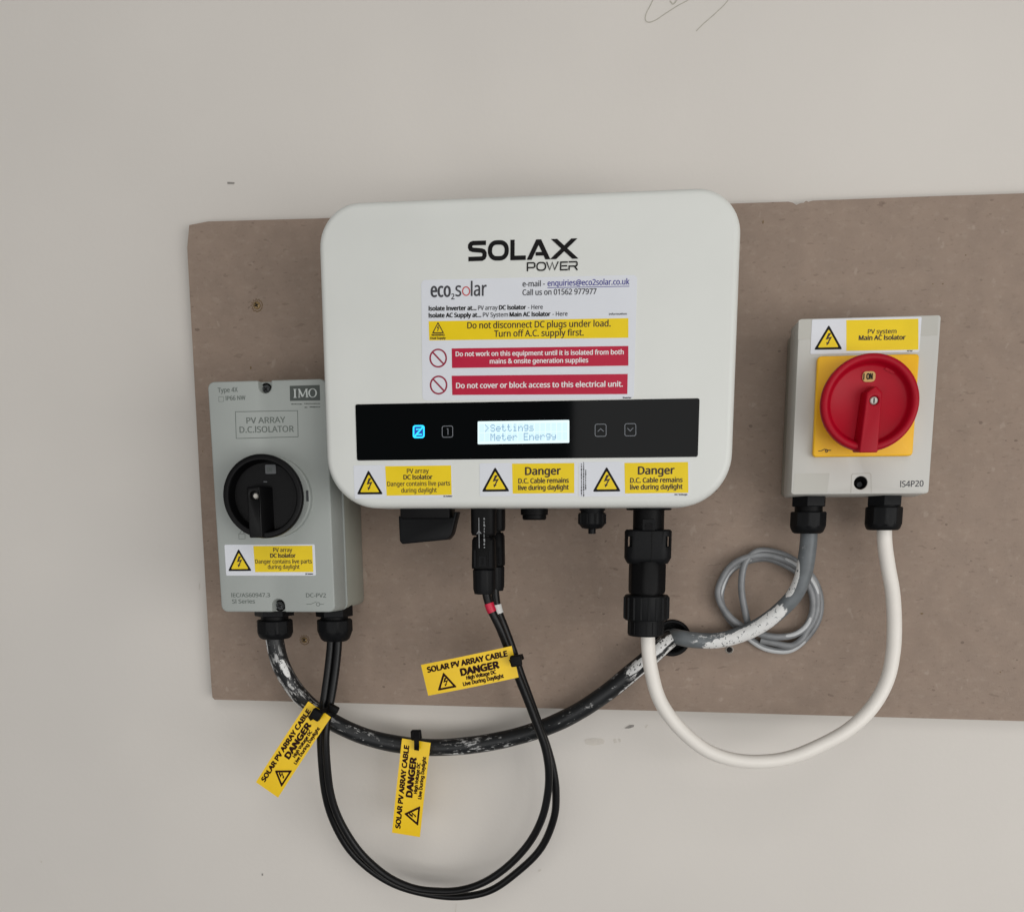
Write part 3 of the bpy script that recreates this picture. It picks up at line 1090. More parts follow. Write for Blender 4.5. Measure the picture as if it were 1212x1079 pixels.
# blanking cap and breather
mb = MB()
D_C = 0.070
k = mp(660, 610, D_C)
c = Z(632.5, 600, D_C)
z1, z2 = Z(632, 609, D_C).z, Z(632, 615.2, D_C).z
vlathe(mb, c.x, c.y, [(16.2 * k, c.z + 0.02), (16.2 * k, z1), (14.2 * k, z1 - 0.0003), (14.2 * k, z2 + 0.001), (12.8 * k, z2)], M['black'], 40)
mb.build('blanking_cap', inv)
mb = MB()
c = Z(701, 600, D_C)
zz = [Z(701, y, D_C).z for y in (600, 604, 606.5, 620, 625, 626, 631)]
vlathe(mb, c.x, c.y, [(15 * k, c.z + 0.02), (15 * k, zz[1]), (13.6 * k, zz[1] - 0.0002), (13.6 * k, zz[2]), (15.9 * k, zz[2] - 0.0002), (15.9 * k, zz[3]), (11.5 * k, zz[4]), (4.4 * k, zz[5]), (4.4 * k, zz[6]), (3.8 * k, zz[6] - 0.0004)], M['black_matt'], 48, {4: 10, 5: 10})
for j in range(10):
    a = 2 * math.pi * j / 10 + 0.3
    box(mb, c.x + 15.6 * k * math.sin(a) - 0.0006, c.x + 15.6 * k * math.sin(a) + 0.0006, c.y - 15.6 * k * math.cos(a) - 0.0006, c.y - 15.6 * k * math.cos(a) + 0.0006, zz[3], zz[2] - 0.001, M['black'])
mb.build('sensor_gland', inv, 30)
# socket the mains plug pushes into
D_P = 0.072
k = mp(768, 660, D_P)
c = Z(768, 600, D_P)
mb = MB()
vlathe(mb, c.x, c.y, [(26.5 * k, c.z + 0.02), (26.5 * k, Z(768, 603, D_P).z), (25.5 * k, Z(768, 603.6, D_P).z)], M['black'], 48)
vlathe(mb, c.x, c.y, [(18.4 * k, c.z + 0.004), (18.4 * k, Z(768, 628, D_P).z)], M['black'], 48)
sock = mb.build('mains_socket', inv, 30)
mb = MB()
yf = c.y - 18.6 * k
xa, xb = Z(760.5, 610, D_P).x, Z(775, 610, D_P).x
box(mb, xa, xb, yf - 0.0012, yf + 0.004, Z(768, 627, D_P).z, Z(768, 614.5, D_P).z, M['black_matt'])
box(mb, xa + 0.002, xb - 0.002, yf - 0.0020, yf + 0.003, Z(768, 626.5, D_P).z, Z(768, 619, D_P).z, M['black'])
mb.build('latch', sock)

# ================================================================== DC ISOLATOR (left)
DL_ = 0.090
lc = [(245.2, 452.6), (384.4, 447.6), (397.4, 724.6), (262.4, 723.2)]
lctr, lw, lh, lroll = rect_fit(lc, DL_)
dci = thing('dc_isolator', 'grey green isolator box with black rotary knob left of the inverter', 'isolator', (lctr.x, -BZ, lctr.z), lroll)
YL = -(DL_ - BZ)
# base half
mb = MB()
YJ = YL + 0.027
mb.loft([rrect(0, 0, lw + 0.003, lh + 0.001, 0.005, y, 5) for y in (-0.0005, YJ + 0.0012)], M['grey_case_base'])
base = bevelled(mb, 'box_base', dci, 0.0008, 2)
# raised seam
mb = MB()
mb.loft([rrect(0, 0, lw + 0.0042, lh + 0.0018, 0.0055, y, 5) for y in (YJ + 0.0010, YJ - 0.0004)], M['grey_case'])
mb.build('seam', dci)
# lid with notches for its two screws
mb = MB()
mb.loft([rrect(0, 0, lw - 2 * i_, lh - 2 * i_, 0.005, y, 5) for i_, y in ((-0.0012, YJ - 0.0006), (0.0, YL))], M['grey_case'])
cuts = []
for (x0, x1, yin, top) in ((306, 321.4, 465.3, True), (321.4, 336.4, 708.6, False)):
    a, b = Lp(dci, x0, yin, DL_), Lp(dci, x1, yin, DL_)
    r = (b.x - a.x) / 2
    cx = (a.x + b.x) / 2
    zi = a.z
    cm = MB()
    sgn = 1 if top else -1
    zc = zi + sgn * r
    zo = sgn * (lh / 2 + 0.01)
    ol = [(cx + r, zo), (cx + r, zc)] + [(cx + r * math.cos(math.radians(q)), zc - sgn * r * math.sin(math.radians(q))) for q in range(15, 180, 15)] + [(cx - r, zc), (cx - r, zo)]
    cm.loft([[(x, y, z) for x, z in ol] for y in (YL - 0.01, YL + 0.009)], M['grey_case_base'])
    cuts.append(cm)
bevelled(mb, 'box_lid', dci, 0.0011, 3, cuts)
for (x, y) in ((315.2, 460.6), (331.4, 716.4)):
    screw_head(dci, x, y, DL_ - 0.009, 0.0030, M['case_back'], 'lid_screw', ring=M['black'], depth=0.0012)

mb = MB()
d = DL_ + 0.0001
T = lambda s, a, b, cap, m='moulded_ink', bold=0.0: text(mb, dci, s, a, b, cap, d, M[m], bold)
T('Type 4X', (257.8, 464.4), (281.6, 463.6), 5.4, bold=0.5)
T('IP66 NW', (267.2, 473.8), (290.8, 473.0), 5.0, bold=0.5)
ribbon(mb, px_fn(dci, d), [(258.8, 469.6), (264.6, 469.4), (264.8, 475.0), (259, 475.2)], 0.22, M['moulded_ink'], True)
mb.build('rating_print', dci)
mb = MB()
T('PV ARRAY', (291.7, 501.0), (338, 500.0), 6.8, bold=0.6)
T('D.C.ISOLATOR', (283.6, 512.0), (348, 510.8), 7.0, bold=0.6)
ribbon(mb, px_fn(dci, d), [(278.6, 487.2), (352.2, 485.8), (352.8, 516.8), (279.6, 518.8)], 0.40, M['moulded_ink'], True)
mb.build('name_print', dci)
mb = MB()
T('IEC/AS60947.3', (273.9, 706.4), (319.8, 706.2), 4.6, bold=0.45)
T('SI Series', (274.8, 713.8), (302, 713.6), 4.6, bold=0.45)
mb.build('standard_print', dci)
mb = MB()
T('DC-PV2', (362.2, 706.6), (386, 706.7), 4.8, bold=0.45)
f = px_fn(dci, d)
ribbon(mb, f, [(362.6, 714.8), (368.4, 714.6), (374.6, 711.6)], 0.3, M['moulded_ink'])
ribbon(mb, f, arc_pts(376.4, 714.8, 2.1, 2.1, 0, 330, 12), 0.35, M['moulded_ink'], True)
ribbon(mb, f, [(378.6, 714.8), (383.4, 714.9)], 0.3, M['moulded_ink'])
mb.build('switch_symbol', dci)
mb = MB()
ribbon(mb, f, [(282.6, 631.5), (290, 631.4), (290, 637.4), (282.8, 637.6)], 0.25, M['moulded_ink'], True)
ribbon(mb, f, arc_pts(286.4, 631.2, 2.4, 3.0, 180, 360, 8), 0.25, M['moulded_ink'])
mb.build('padlock_symbol', dci)
mb = MB()
quad(mb, dci, [(342.9, 456.6), (378.4, 455.5), (379.0, 473.8), (343.3, 474.4)], d, M['case_ink'])
f2 = px_fn(dci, d + 0.00012)
li = M['light_ink']
kk = [0]


def st(p, hw):
    kk[0] += 1
    ribbon(mb, f2, p, hw, li, False, 0.000005 * kk[0])


st([(349.0, 460.6), (349.2, 470.2)], 0.95)
st([(347.2, 460.7), (350.9, 460.6)], 0.35)
st([(347.4, 470.4), (351.1, 470.3)], 0.35)
st([(354.2, 460.6), (354.0, 470.0)], 0.5)
st([(353.8, 460.4), (358.2, 469.4)], 1.0)
st([(358.2, 469.6), (362.4, 460.2)], 0.5)
st([(362.6, 460.2), (363.4, 469.8)], 0.95)
st([(352.6, 460.5), (355.2, 460.4)], 0.3)
st([(352.8, 470.2), (355.6, 470.1)], 0.3)
st([(361.8, 470.0), (365.2, 469.9)], 0.3)
st([(361.6, 460.3), (364.2, 460.2)], 0.3)
for q in range(20):
    a0, a1 = q * 18, q * 18 + 18.5
    am = math.radians(a0 + 9)
    st(arc_pts(370.0, 465.0, 4.2, 5.0, a0, a1, 2), 0.35 + 0.55 * abs(math.cos(am)) ** 1.5)
mb.build('maker_plate', dci)
mb = MB()
for (xa, xb, y) in ((344.5, 357.5, 478.2), (360, 379.2, 477.6), (360.6, 363.8, 482.0), (366.5, 379.2, 481.6)):
    x = xa
    while x < xb:
        l = random.uniform(0.7, 1.6)
        ribbon(mb, f, [(x, y), (min(xb, x + l), y - 0.03)], random.uniform(0.45, 0.7), M['case_ink'])
        x += l + 0.35
mb.build('fine_print', dci)

warn_sticker(dci, [(265.6, 644.4), (372.4, 644.0), (373.9, 680.8), (267.7, 681.0)], [(299.8, 646), (369.6, 645.5), (370.8, 676.6), (302, 676.8)],
             [(282.3, 649.2), (269.9, 675.6), (298.0, 675.4)],
             [('PV array', (323.4, 653), (346, 652.8), 4.8, 0.35), ('DC Isolator', (319.8, 659.7), (350.2, 659.5), 4.8, 0.8),
              ('Danger contains live parts', (302.2, 666.7), (369.2, 666.4), 4.8, 0.35), ('during daylight', (317, 673), (354.6, 672.8), 4.8, 0.35),
              ('DC Isolator', (361.5, 679.8), (370.8, 679.7), 1.6, 0.4, 'dark_ink')], DL_, 'array isolator sticker below the black knob')

# knob: collar, dished disc, grip bar
dk = 0.024
kc = Lp(dci, 310.3, 587.2, DL_ + dk)
kr = 47.3 * mp(310, 587, DL_ + dk)
cc = Vector((kc.x, YL, kc.z))
mb = MB()
mb.loft([circ(kc.x, kc.z, kr * 0.99, YL + 0.0005, 72), circ(kc.x, kc.z, kr * 0.99, YL - 0.005, 72), circ(kc.x, kc.z, kr * 0.96, YL - 0.006, 72)], M['grey_case'])
coll = mb.build('knob_collar', dci)
mb = MB()
box(mb, kc.x + kr * 0.90, kc.x + kr * 0.955, YL - 0.0064, YL - 0.0005, kc.z - 0.0035, kc.z + 0.0045, M['case_back'])
mb.build('lock_tab', coll)
mb = MB()
Yk = YL - dk
ks = [(0.80, YL - 0.0058), (0.82, YL - 0.012), (0.97, Yk + 0.0050), (1.0, Yk + 0.0038), (1.0, Yk + 0.0015), (0.985, Yk + 0.0004), (0.96, Yk), (0.87, Yk + 0.0003), (0.845, Yk + 0.0012), (0.82, Yk + 0.0065), (0.80, Yk + 0.0085)]
mb.loft([circ(kc.x, kc.z, kr * r, y, 72) for r, y in ks], M['knob_black'])
knob = mb.build('rotary_knob', dci, 40)
mb = MB()
gx0, gx1 = Lp(dci, 294.5, 600, DL_ + dk).x, Lp(dci, 309, 600, DL_ + dk).x
gz1, gz0 = Lp(dci, 300, 576, DL_ + dk).z, kc.z - kr * 0.985
gm = (gx0 + gx1) / 2
prof = [(gx0 - 0.0012, Yk + 0.0090), (gx0, Yk - 0.0022), (gx1, Yk - 0.0022), (gx1 + 0.0066, Yk + 0.0090)]
mb.loft([[(x, y, z) for x, y in prof] for z in (gz0, gz1)], M['knob_black'])
ctm = MB()
ctm.loft([circ(gm + 0.0006, gz1 - 0.0065, 0.0033, y, 20) for y in (Yk - 0.01, Yk + 0.002)], M['hole'])
grip = bevelled(mb, 'grip_bar', knob, 0.0009, 2, [ctm])
screw = MB()
screw.loft([circ(gm + 0.0006, gz1 - 0.0065, 0.0026, Yk + 0.0024, 20), circ(gm + 0.0006, gz1 - 0.0065, 0.0016, Yk + 0.0008, 20)], M['steel'])
screw.build('knob_screw', knob)
mb = MB()
c = Lp(dci, 320.4, 555.2, DL_ + dk - 0.008)
mb.loft([rrect(c.x, c.z, 0.0080, 0.0066, 0.0008, y, 3) for y in (Yk + 0.0086, Yk + 0.0076)], M['on_grey'])
ow = mb.build('state_window', knob)
mb = MB()
text_at(mb, 'ON', Vector((c.x - 0.0028, Yk + 0.0075, c.z - 0.0017)), Vector((c.x + 0.0010, Yk + 0.0075, c.z - 0.0017)), 0.0032, M['case_ink'], 0.0004)
mb.build('state_lettering', knob)
mb = MB()
for (x, y, w_) in ((314, 570, 3.0), (284.2, 615.2, 4.0)):
    c = Lp(dci, x, y, DL_ + dk - 0.008)
    mb = MB()
    mb.loft([rrect(c.x, c.z, w_ * 0.0009, 0.0008, 0.0003, yy, 3) for yy in (Yk + 0.0086, Yk + 0.0078)], M['on_grey'])
    mb.build('moulded_tick', knob)

gl1, g1 = gland(dci, 324.6, 0.050, 724, 728.4, 733, 748, 755, 44, 31, 41, 30, dci)
gl2, g2 = gland(dci, 395.6, 0.050, 724, 729.0, 732.5, 746, 758, 42, 31, 41, 25, dci)

# ================================================================== AC ISOLATOR (right)
DA = 0.069
ac = [(944.4, 377.8), (1111.8, 372.6), (1101.2, 583.8), (937.6, 584.6)]
actr, aw, ah, aroll = rect_fit(ac, DA)
aci = thing('ac_isolator', 'light grey isolator box with red rotary knob on a yellow plate', 'isolator', (actr.x, -BZ, actr.z), aroll)
YA = -(DA - BZ)
YB = YA + 0.031
mb = MB()
mb.loft([rrect(0, -0.0012, aw - 0.004, ah - 0.002, 0.003, y, 4) for y in (-0.0005, YB + 0.0003)], M['ac_case_base'])
bevelled(mb, 'box_base', aci, 0.0008, 2)
mb = MB()
mb.loft([rrect(0, -0.0008 * q, aw - 2 * i_, ah - 2 * i_ + 0.0016 * q, 0.002, y, 4) for i_, y, q in ((-0.0002, YB, 1), (0.0, YA, 0))], M['ac_case'])
hc = Lp(aci, 1018.8, 571.2, DA)
ct = MB()
ct.loft([circ(hc.x, hc.z, 0.0047, y, 32) for y in (YA - 0.01, YA + 0.014)], M['ac_case_base'])
bevelled(mb, 'box_lid', aci, 0.0007, 2, [ct])
mb = MB()
mb.loft([circ(hc.x, hc.z, r, y, 28) for r, y in ((0.0046, YA + 0.0010), (0.0046, YA + 0.0130), (0.0020, YA + 0.0128), (0.0016, YA + 0.0105))], M['hole'], False, True)
mb.loft([circ(hc.x + 0.0015, hc.z - 0.001, r, y, 20) for r, y in ((0.0024, YA + 0.0122), (0.0019, YA + 0.0094))], M['case_back'])
mb.build('lid_screw', aci)
# screw boss outline, darker flat corner patch and darker top band on the lid
mb = MB()
f = px_fn(aci, DA + 0.0001)
ribbon(mb, f, [(1007.0, 583.4), (1007.8, 562.6), (1009.2, 560.6), (1029.2, 559.8), (1030.8, 561.4), (1031.2, 583.2)], 0.3, M['ac_case_base'])
mb.build('screw_boss', aci)
mb = MB()
quad(mb, aci, [(940.6, 560.4), (982, 559.6), (979, 583), (938.6, 583.6)], DA + 0.00012, M['ac_band'])
mb.build('corner_patch', aci)
mb = MB()
quad(mb, aci, [(945.4, 378.8), (1110.6, 373.6), (1109.6, 397), (944.6, 402)], DA + 0.00012, M['ac_band'])
mb.build('top_band', aci)
mb = MB()
text(mb, aci, 'IS4P20', (1065.4, 576.2), (1093, 575.4), 7.0, DA + 0.00015, M['dark_ink'], 0.4)
mb.build('model_print', aci)
warn_sticker(aci, [(960.2, 377.8), (1089.4, 375.4), (1089.6, 416.2), (960.0, 419.4)], [(1001.7, 378.9), (1087, 377.2), (1087, 413.8), (1001.7, 415.2)],
             [(981, 384.4), (963.4, 414.0), (997.0, 413.4)],
             [('PV system', (1027, 395.0), (1061, 394.4), 5.2, 0.45), ('Main AC Isolator', (1016.2, 402.6), (1071.8, 401.8), 5.4, 0.9),
              ('AC Isol', (1073.5, 416.0), (1079.8, 415.9), 1.6, 0.4, 'dark_ink')], DA + 0.0001, 'sticker across the top of the isolator')

# yellow plate and red knob
plc = [(966.5, 421.8), (1086.8, 418.4), (1082.0, 538.4), (963.8, 541.4)]
dp = 0.006
pc_, pw, ph, _ = rect_fit(plc, DA + dp)
pc_ = INV[aci.name] @ pc_
mb = MB()
mb.loft([rrect(pc_.x, pc_.z, pw, ph, 0.0025, y, 4) for y in (YA - 0.0008, YA - dp)], M['plate_yellow'])
plate = bevelled(mb, 'yellow_plate', aci, 0.0010, 3)
mb = MB()
f = px_fn(aci, DA + dp + 0.0001)
ribbon(mb, f, [(968.4, 533.8), (972, 533.4), (976.4, 531.2)], 0.45, M['brown_ink'])
ribbon(mb, f, [(976.6, 531.6), (979.4, 532.8), (983.6, 532.8)], 0.55, M['brown_ink'])
ribbon(mb, f, arc_pts(978.2, 533.4, 1.4, 1.6, 0, 330, 8), 0.5, M['brown_ink'], True, 0.00002)
mb.build('switch_symbol', plate)
dk2 = 0.030
kc = Lp(aci, 1030.6, 476.0, DA + dk2)
kr = 58.6 * mp(1030, 476, DA + dk2)
Yk = YA - dk2
mb = MB()
ks = [(0.86, YA - dp - 0.0010), (0.88, YA - dp - 0.010), (0.975, Yk + 0.0080), (1.0, Yk + 0.0058), (1.0, Yk + 0.0030), (0.985, Yk + 0.0010), (0.955, Yk + 0.0001), (0.90, Yk), (0.855, Yk + 0.0008), (0.825, Yk + 0.0030), (0.80, Yk + 0.0060), (0.76, Yk + 0.0070)]
mb.loft([circ(kc.x, kc.z, kr * r, y, 84) for r, y in ks], M['knob_red'])
rk = mb.build('rotary_knob', aci, 40)
mb = MB()
mb.loft([circ(kc.x, kc.z, kr * 0.86, y, 64) for y in (YA - dp + 0.001, YA - dp - 0.003)], M['knob_red'])
mb.build('knob_hub', aci)
# grip: pointed at the top, running out over the rim at the bottom
hx0, hx1 = Lp(aci, 1020.6, 500, DA + dk2).x, Lp(aci, 1040.6, 500, DA + dk2).x
hm = (hx0 + hx1) / 2
zt, zs, zbm = Lp(aci, 1033, 457, DA + dk2).z, Lp(aci, 1033, 465, DA + dk2).z, kc.z - kr * 1.03
ol_f = [(hm + 0.0012, zt), (hx0 + 0.0012, zs), (hx0 - 0.0014, zbm), (hx1 - 0.0006, zbm), (hx1, zs)]
yf = Yk - 0.0030
mb = MB()
mb.loft([[(hm + (x - hm) * 1.4, Yk + 0.0075, zt + 0.001 + (z - zt) * (1.0 if z < zs else 1.0)) for x, z in ol_f], [(x, yf, z) for x, z in ol_f]], M['knob_red'])
scx, scz = Lp(aci, 1033.4, 474.4, DA + dk2).x, Lp(aci, 1033.4, 474.4, DA + dk2).z
ct = MB()
ct.loft([circ(scx, scz, 0.0030, y, 24) for y in (yf - 0.01, yf + 0.0025)], M['hole'])
bevelled(mb, 'grip_bar', rk, 0.0010, 3, [ct])
mb = MB()
mb.loft([circ(scx, scz, 0.0026, yf + 0.0026, 20), circ(scx, scz, 0.0026, yf + 0.0012, 20), circ(scx, scz, 0.0020, yf + 0.0006, 20)], M['steel'])
box(mb, scx - 0.0004, scx + 0.0004, yf + 0.00045, yf + 0.0008, scz - 0.0017, scz + 0.0017, M['hole'])
mb.build('knob_screw', rk)
mb = MB()
c = Lp(aci, 1028.6, 445.6, DA + dk2 - 0.006)
w_, h_ = 15 * mp(1030, 445, DA + 0.02), 12.4 * mv(1030, 445, DA + 0.02)
mb.loft([rrect(c.x, c.z, w_, h_, 0.0024, y, 3) for y in (Yk + 0.0072, Yk + 0.0060)], M['on_tan'])
mb.build('state_window', rk)
mb = MB()
text_at(mb, 'ON', Vector((c.x - w_ * 0.22, Yk + 0.0059, c.z - h_ * 0.26)), Vector((c.x + w_ * 0.30, Yk + 0.0059, c.z - h_ * 0.26)), h_ * 0.56, M['ink'], 0.0006)
box(mb, c.x - w_ * 0.45, c.x - w_ * 0.36, Yk + 0.0084, Yk + 0.0059, c.z - h_ * 0.30, c.z + h_ * 0.30, M['ink'])
mb.build('state_lettering', rk)
mb = MB()
c = Lp(aci, 1053.4, 438.6, DA + dk2 - 0.006)
mb.loft([[(c.x + u * 0.0030 - v * 0.0012, y, c.z - u * 0.0016 - v * 0.0009) for u, v in ((-1, -0.6), (1, -0.6), (1, 0.6), (-1, 0.6))] for y in (Yk + 0.0071, Yk + 0.0062)], M['knob_red'])
mb.build('moulded_tick', rk)

gl3, g3 = gland(aci, 957.6, 0.042, 591, 599.4, 605.4, 622, 631, 43, 33, 44, 30, aci)
gl4, g4 = gland(aci, 1047.0, 0.042, 591, 598.6, 599.6, 620, 627, 44, 38, 44.5, 34, aci)


# ================================================================== CABLES
def path(pts, n=10, it=4):
    return smooth(spline([P(*q) for q in pts], n), it)


# ---- white mains cable with its plug
wp = [(1047, 612, 0.042), (1047, 640, 0.042), (1051, 670, 0.044), (1056.4, 700, 0.046), (1058.6, 737, 0.050), (1057, 772, 0.053), (1049.4, 806, 0.057), (1031, 838, 0.061), (1003, 864, 0.064), (968, 883, 0.066),
      (934, 896.4, 0.068), (899, 901, 0.070), (865, 898, 0.071), (833, 885.6, 0.072), (802, 859, 0.072), (780.6, 828, 0.072), (770.4, 792, 0.072), (767.2, 764, 0.072), (766.8, 745, 0.072), (766.8, 725, 0.072)]
wc = thing('mains_cable', 'white mains cable hanging in a loop from the red knob isolator to the inverter', 'cable', P(768, 752, 0.072))
inv_w = Matrix.Translation(wc.location).inverted()
tube_obj('cable_sheath', [inv_w @ p for p in path(wp)], 8.5 * mp(900, 800, 0.06), M['white_cable'], wc, 24, 0.004)
k = mp(768, 660, D_P)
c = Lp(wc, 766.8, 640, D_P)
ZZ = lambda y: Lp(wc, 766.8, y, D_P).z
mb = MB()
w1 = 27.6 * k
mb.loft([rrect(0, 0, 2 * w1 * q, 2 * 19.5 * k * q, 0.006 * q, 0, 6) for q in (1,)] * 1, M['black_matt'], False, False)
mb = MB()
LP = []
for q, y in ((0.93, 626.4), (1.0, 628.4), (1.0, 659.5), (0.93, 663.5), (0.86, 666.5)):
    z = ZZ(y)
    LP.append([(c.x + px_ * q, c.y + pz_ * q, z) for px_, _, pz_ in rrect(0, 0, 2 * w1, 2 * 20 * k, 0.008, 0, 6)])
mb.loft(LP, M['black_matt'])
cuts = []
for xs in (745.6, 789.6):
    xx = Lp(wc, xs, 640, D_P).x
    cm = MB()
    box(cm, xx - 0.0014, xx + 0.0014, c.y - 0.03, c.y + 0.03, ZZ(646.5), ZZ(634.5), M['black'])
    cuts.append(cm)
plug = bevelled(mb, 'mains_plug', wc, 0.0006, 2, cuts)
plug['label'] = 'black mains plug with two side latches'
mb = MB()
for xs in (746.8, 788.4):
    xx = Lp(wc, xs, 640, D_P).x
    box(mb, xx - 0.0010, xx + 0.0010, c.y - 0.004, c.y + 0.004, ZZ(647), ZZ(634), M['black'])
box(mb, c.x + 0.0022, c.x + 0.0028, c.y - 20.4 * k, c.y - 19.4 * k, ZZ(663), ZZ(628), M['black'])
mb.build('side_latch', plug)
mb = MB()
r2 = 22.5 * k
vlathe(mb, c.x, c.y, [(r2 * 0.9, ZZ(664)), (r2, ZZ(668)), (r2, ZZ(698)), (r2 * 0.94, ZZ(701.6)), (r2 * 0.86, ZZ(702)), (r2 * 0.86, ZZ(705))], M['black'], 60, {1: 8, 2: 8})
mb.build('plug_body', wc, 30)
mb = MB()
r3, r4 = 26.4 * k, 21.8 * k
vlathe(mb, c.x, c.y, [(r3 * 0.95, ZZ(703.6)), (r3, ZZ(705)), (r3, ZZ(731)), (r3 * 0.96, ZZ(733)), (r4, ZZ(733.4)), (r4, ZZ(750)), (r4 * 0.94, ZZ(751.6)), (9.6 * k, ZZ(751.7))], M['black_matt'], 72)
for j in range(18):
    a = 2 * math.pi * j / 18 + 0.1
    x0, y0 = c.x + r3 * math.sin(a), c.y - r3 * math.cos(a)
    box(mb, x0 - 0.0007, x0 + 0.0007, y0 - 0.0007, y0 + 0.0007, ZZ(731.5), ZZ(706), M['black_matt'])
for j in range(18):
    a = 2 * math.pi * j / 18
    x0, y0 = c.x + r4 * math.sin(a), c.y - r4 * math.cos(a)
    box(mb, x0 - 0.0003, x0 + 0.0003, y0 - 0.0004, y0 + 0.0004, ZZ(749), ZZ(734.5), M['black'])
mb.build('plug_nut', wc, 30)

# ---- heavy black sheathed cable, splashed with paint
M['heavy'] = splash('painted_black_sheath', (25, 27, 29), 0.44,
                    [(0.40, 0.055, 0.075, 0.020), (0.66, 0.05, 0.020, 0.022), (0.46, 0.08, 0.905, 0.06), (0.66, 0.03, 0.90, 0.09), (0.5, 0.5, 0.985, 0.014)], speck=0.40, speck2=0.4, flecks=0.38,
                    zones=[(0.44, 0.20, 0.13, 0.11, 0.505, 0.6), (0.64, 0.07, 0.14, 0.10, 0.49, 0.85), (0.50, 0.22, 0.275, 0.05, 0.55, 0.7), (0.47, 0.18, 0.49, 0.10, 0.525, 0.55), (0.62, 0.07, 0.55, 0.10, 0.52, 0.75),
                           (0.50, 0.20, 0.70, 0.07, 0.57, 0.6), (0.50, 0.24, 0.91, 0.07, 0.52, 0.9)])
hp = [(324.6, 745, 0.050), (326, 762, 0.050), (333, 788, 0.046), (350, 817, 0.040), (374, 841, 0.034), (402, 858.5, 0.031), (436, 872.5, 0.029), (475, 881, 0.027), (515, 884.2, 0.026), (560, 881, 0.026), (604, 873, 0.027),
      (646, 860, 0.029), (684, 842, 0.032), (720, 818, 0.034), (750, 793.5, 0.034), (770, 777, 0.034), (784, 764, 0.030), (791, 757.5, 0.020), (793.4, 755, 0.006), (794, 754.5, 0.003)]
hpts = path(hp)
hv = tube_obj('armoured_cable', hpts, 10.2 * mp(500, 850, 0.03), M['heavy'], None, 24, 0.012)
tag(hv, 'thick black cable splashed with white paint sagging from the left isolator to the grommet', 'cable')

# ---- grey supply cable to the AC isolator
M['supply'] = splash('painted_grey_sheath', (104, 109, 112), 0.42,
                     [(0.55, 0.19, 0.42, 0.19, -0.45), (0.31, 0.10, 0.735, 0.095, -0.5)], speck=0.0, flecks=0.36,
                     zones=[(0.45, 0.2, 0.26, 0.10, 0.53, 0.7), (0.5, 0.3, 0.55, 0.12, 0.60, 0.7), (0.42, 0.12, 0.90, 0.08, 0.57, 0.35)])
gp = [(797, 752.5, 0.004), (797.4, 752.6, 0.010), (799, 753, 0.019), (806, 754.5, 0.026), (820, 757, 0.028), (849, 757.6, 0.028), (880, 749.4, 0.030), (905, 736.4, 0.033), (925, 720.5, 0.036), (941, 703, 0.038), (951, 680, 0.040), (956, 650, 0.042), (957.6, 628, 0.042), (957.6, 612, 0.042)]
gv = tube_obj('supply_cable', path(gp), 9.9 * mp(900, 730, 0.033), M['supply'], None, 24, 0.008)
tag(gv, 'thick grey cable with white paint patches from the grommet up to the red knob isolator', 'cable')

# ---- thin grey cable coiled on the board
M['thin_paint'] = splash('thin_grey_sheath', (130, 132, 134), 0.34, [(0.42, 0.10, 0.30, 0.04), (0.50, 0.10, 0.43, 0.03), (0.42, 0.10, 0.86, 0.03), (0.55, 0.1, 0.60, 0.02)], paint=(196, 198, 199), speck=0.30, speck2=0.4)
tp = [(886, 742, 0.022), (883, 728, 0.023), (878.5, 706, 0.024), (877.6, 688, 0.024), (881, 668, 0.024), (890, 656, 0.023), (900, 651.5, 0.022), (918, 653.5, 0.020), (937, 661, 0.019), (955, 675, 0.018), (967, 693, 0.017), (971.4, 714, 0.016), (967.6, 735, 0.016),
      (955, 754, 0.016), (936, 768.6, 0.016), (915, 769, 0.016), (898, 763, 0.016), (880, 749, 0.016), (862, 731, 0.016), (853.5, 712, 0.016), (854.6, 695, 0.016), (864, 676, 0.016), (884, 664, 0.016), (908, 660.6, 0.016), (930, 668.5, 0.019), (948, 680, 0.021),
      (959, 697, 0.022), (962.4, 716, 0.022), (957, 737, 0.022), (943, 749.6, 0.022), (924, 753.6, 0.022), (904, 751, 0.022), (884, 744, 0.022), (866, 732, 0.022), (854, 716, 0.022), (849.6, 700, 0.022), (856, 682, 0.0225), (868, 667, 0.023), (886, 659, 0.0235), (906, 656.5, 0.0235), (928, 662, 0.023), (949, 675, 0.0225), (963, 692, 0.022), (967.6, 712, 0.0215), (964, 732, 0.021), (955, 746, 0.0205), (948, 757, 0.0205), (936, 764, 0.020), (918, 761, 0.019), (900, 757, 0.018)]
tv = tube_obj('coiled_cable', path(tp, 10, 3), 4.1 * mp(900, 700, 0.02), M['thin_paint'], None, 16)
tag(tv, 'thin grey cable coiled on the board behind the painted grey cable', 'cable')

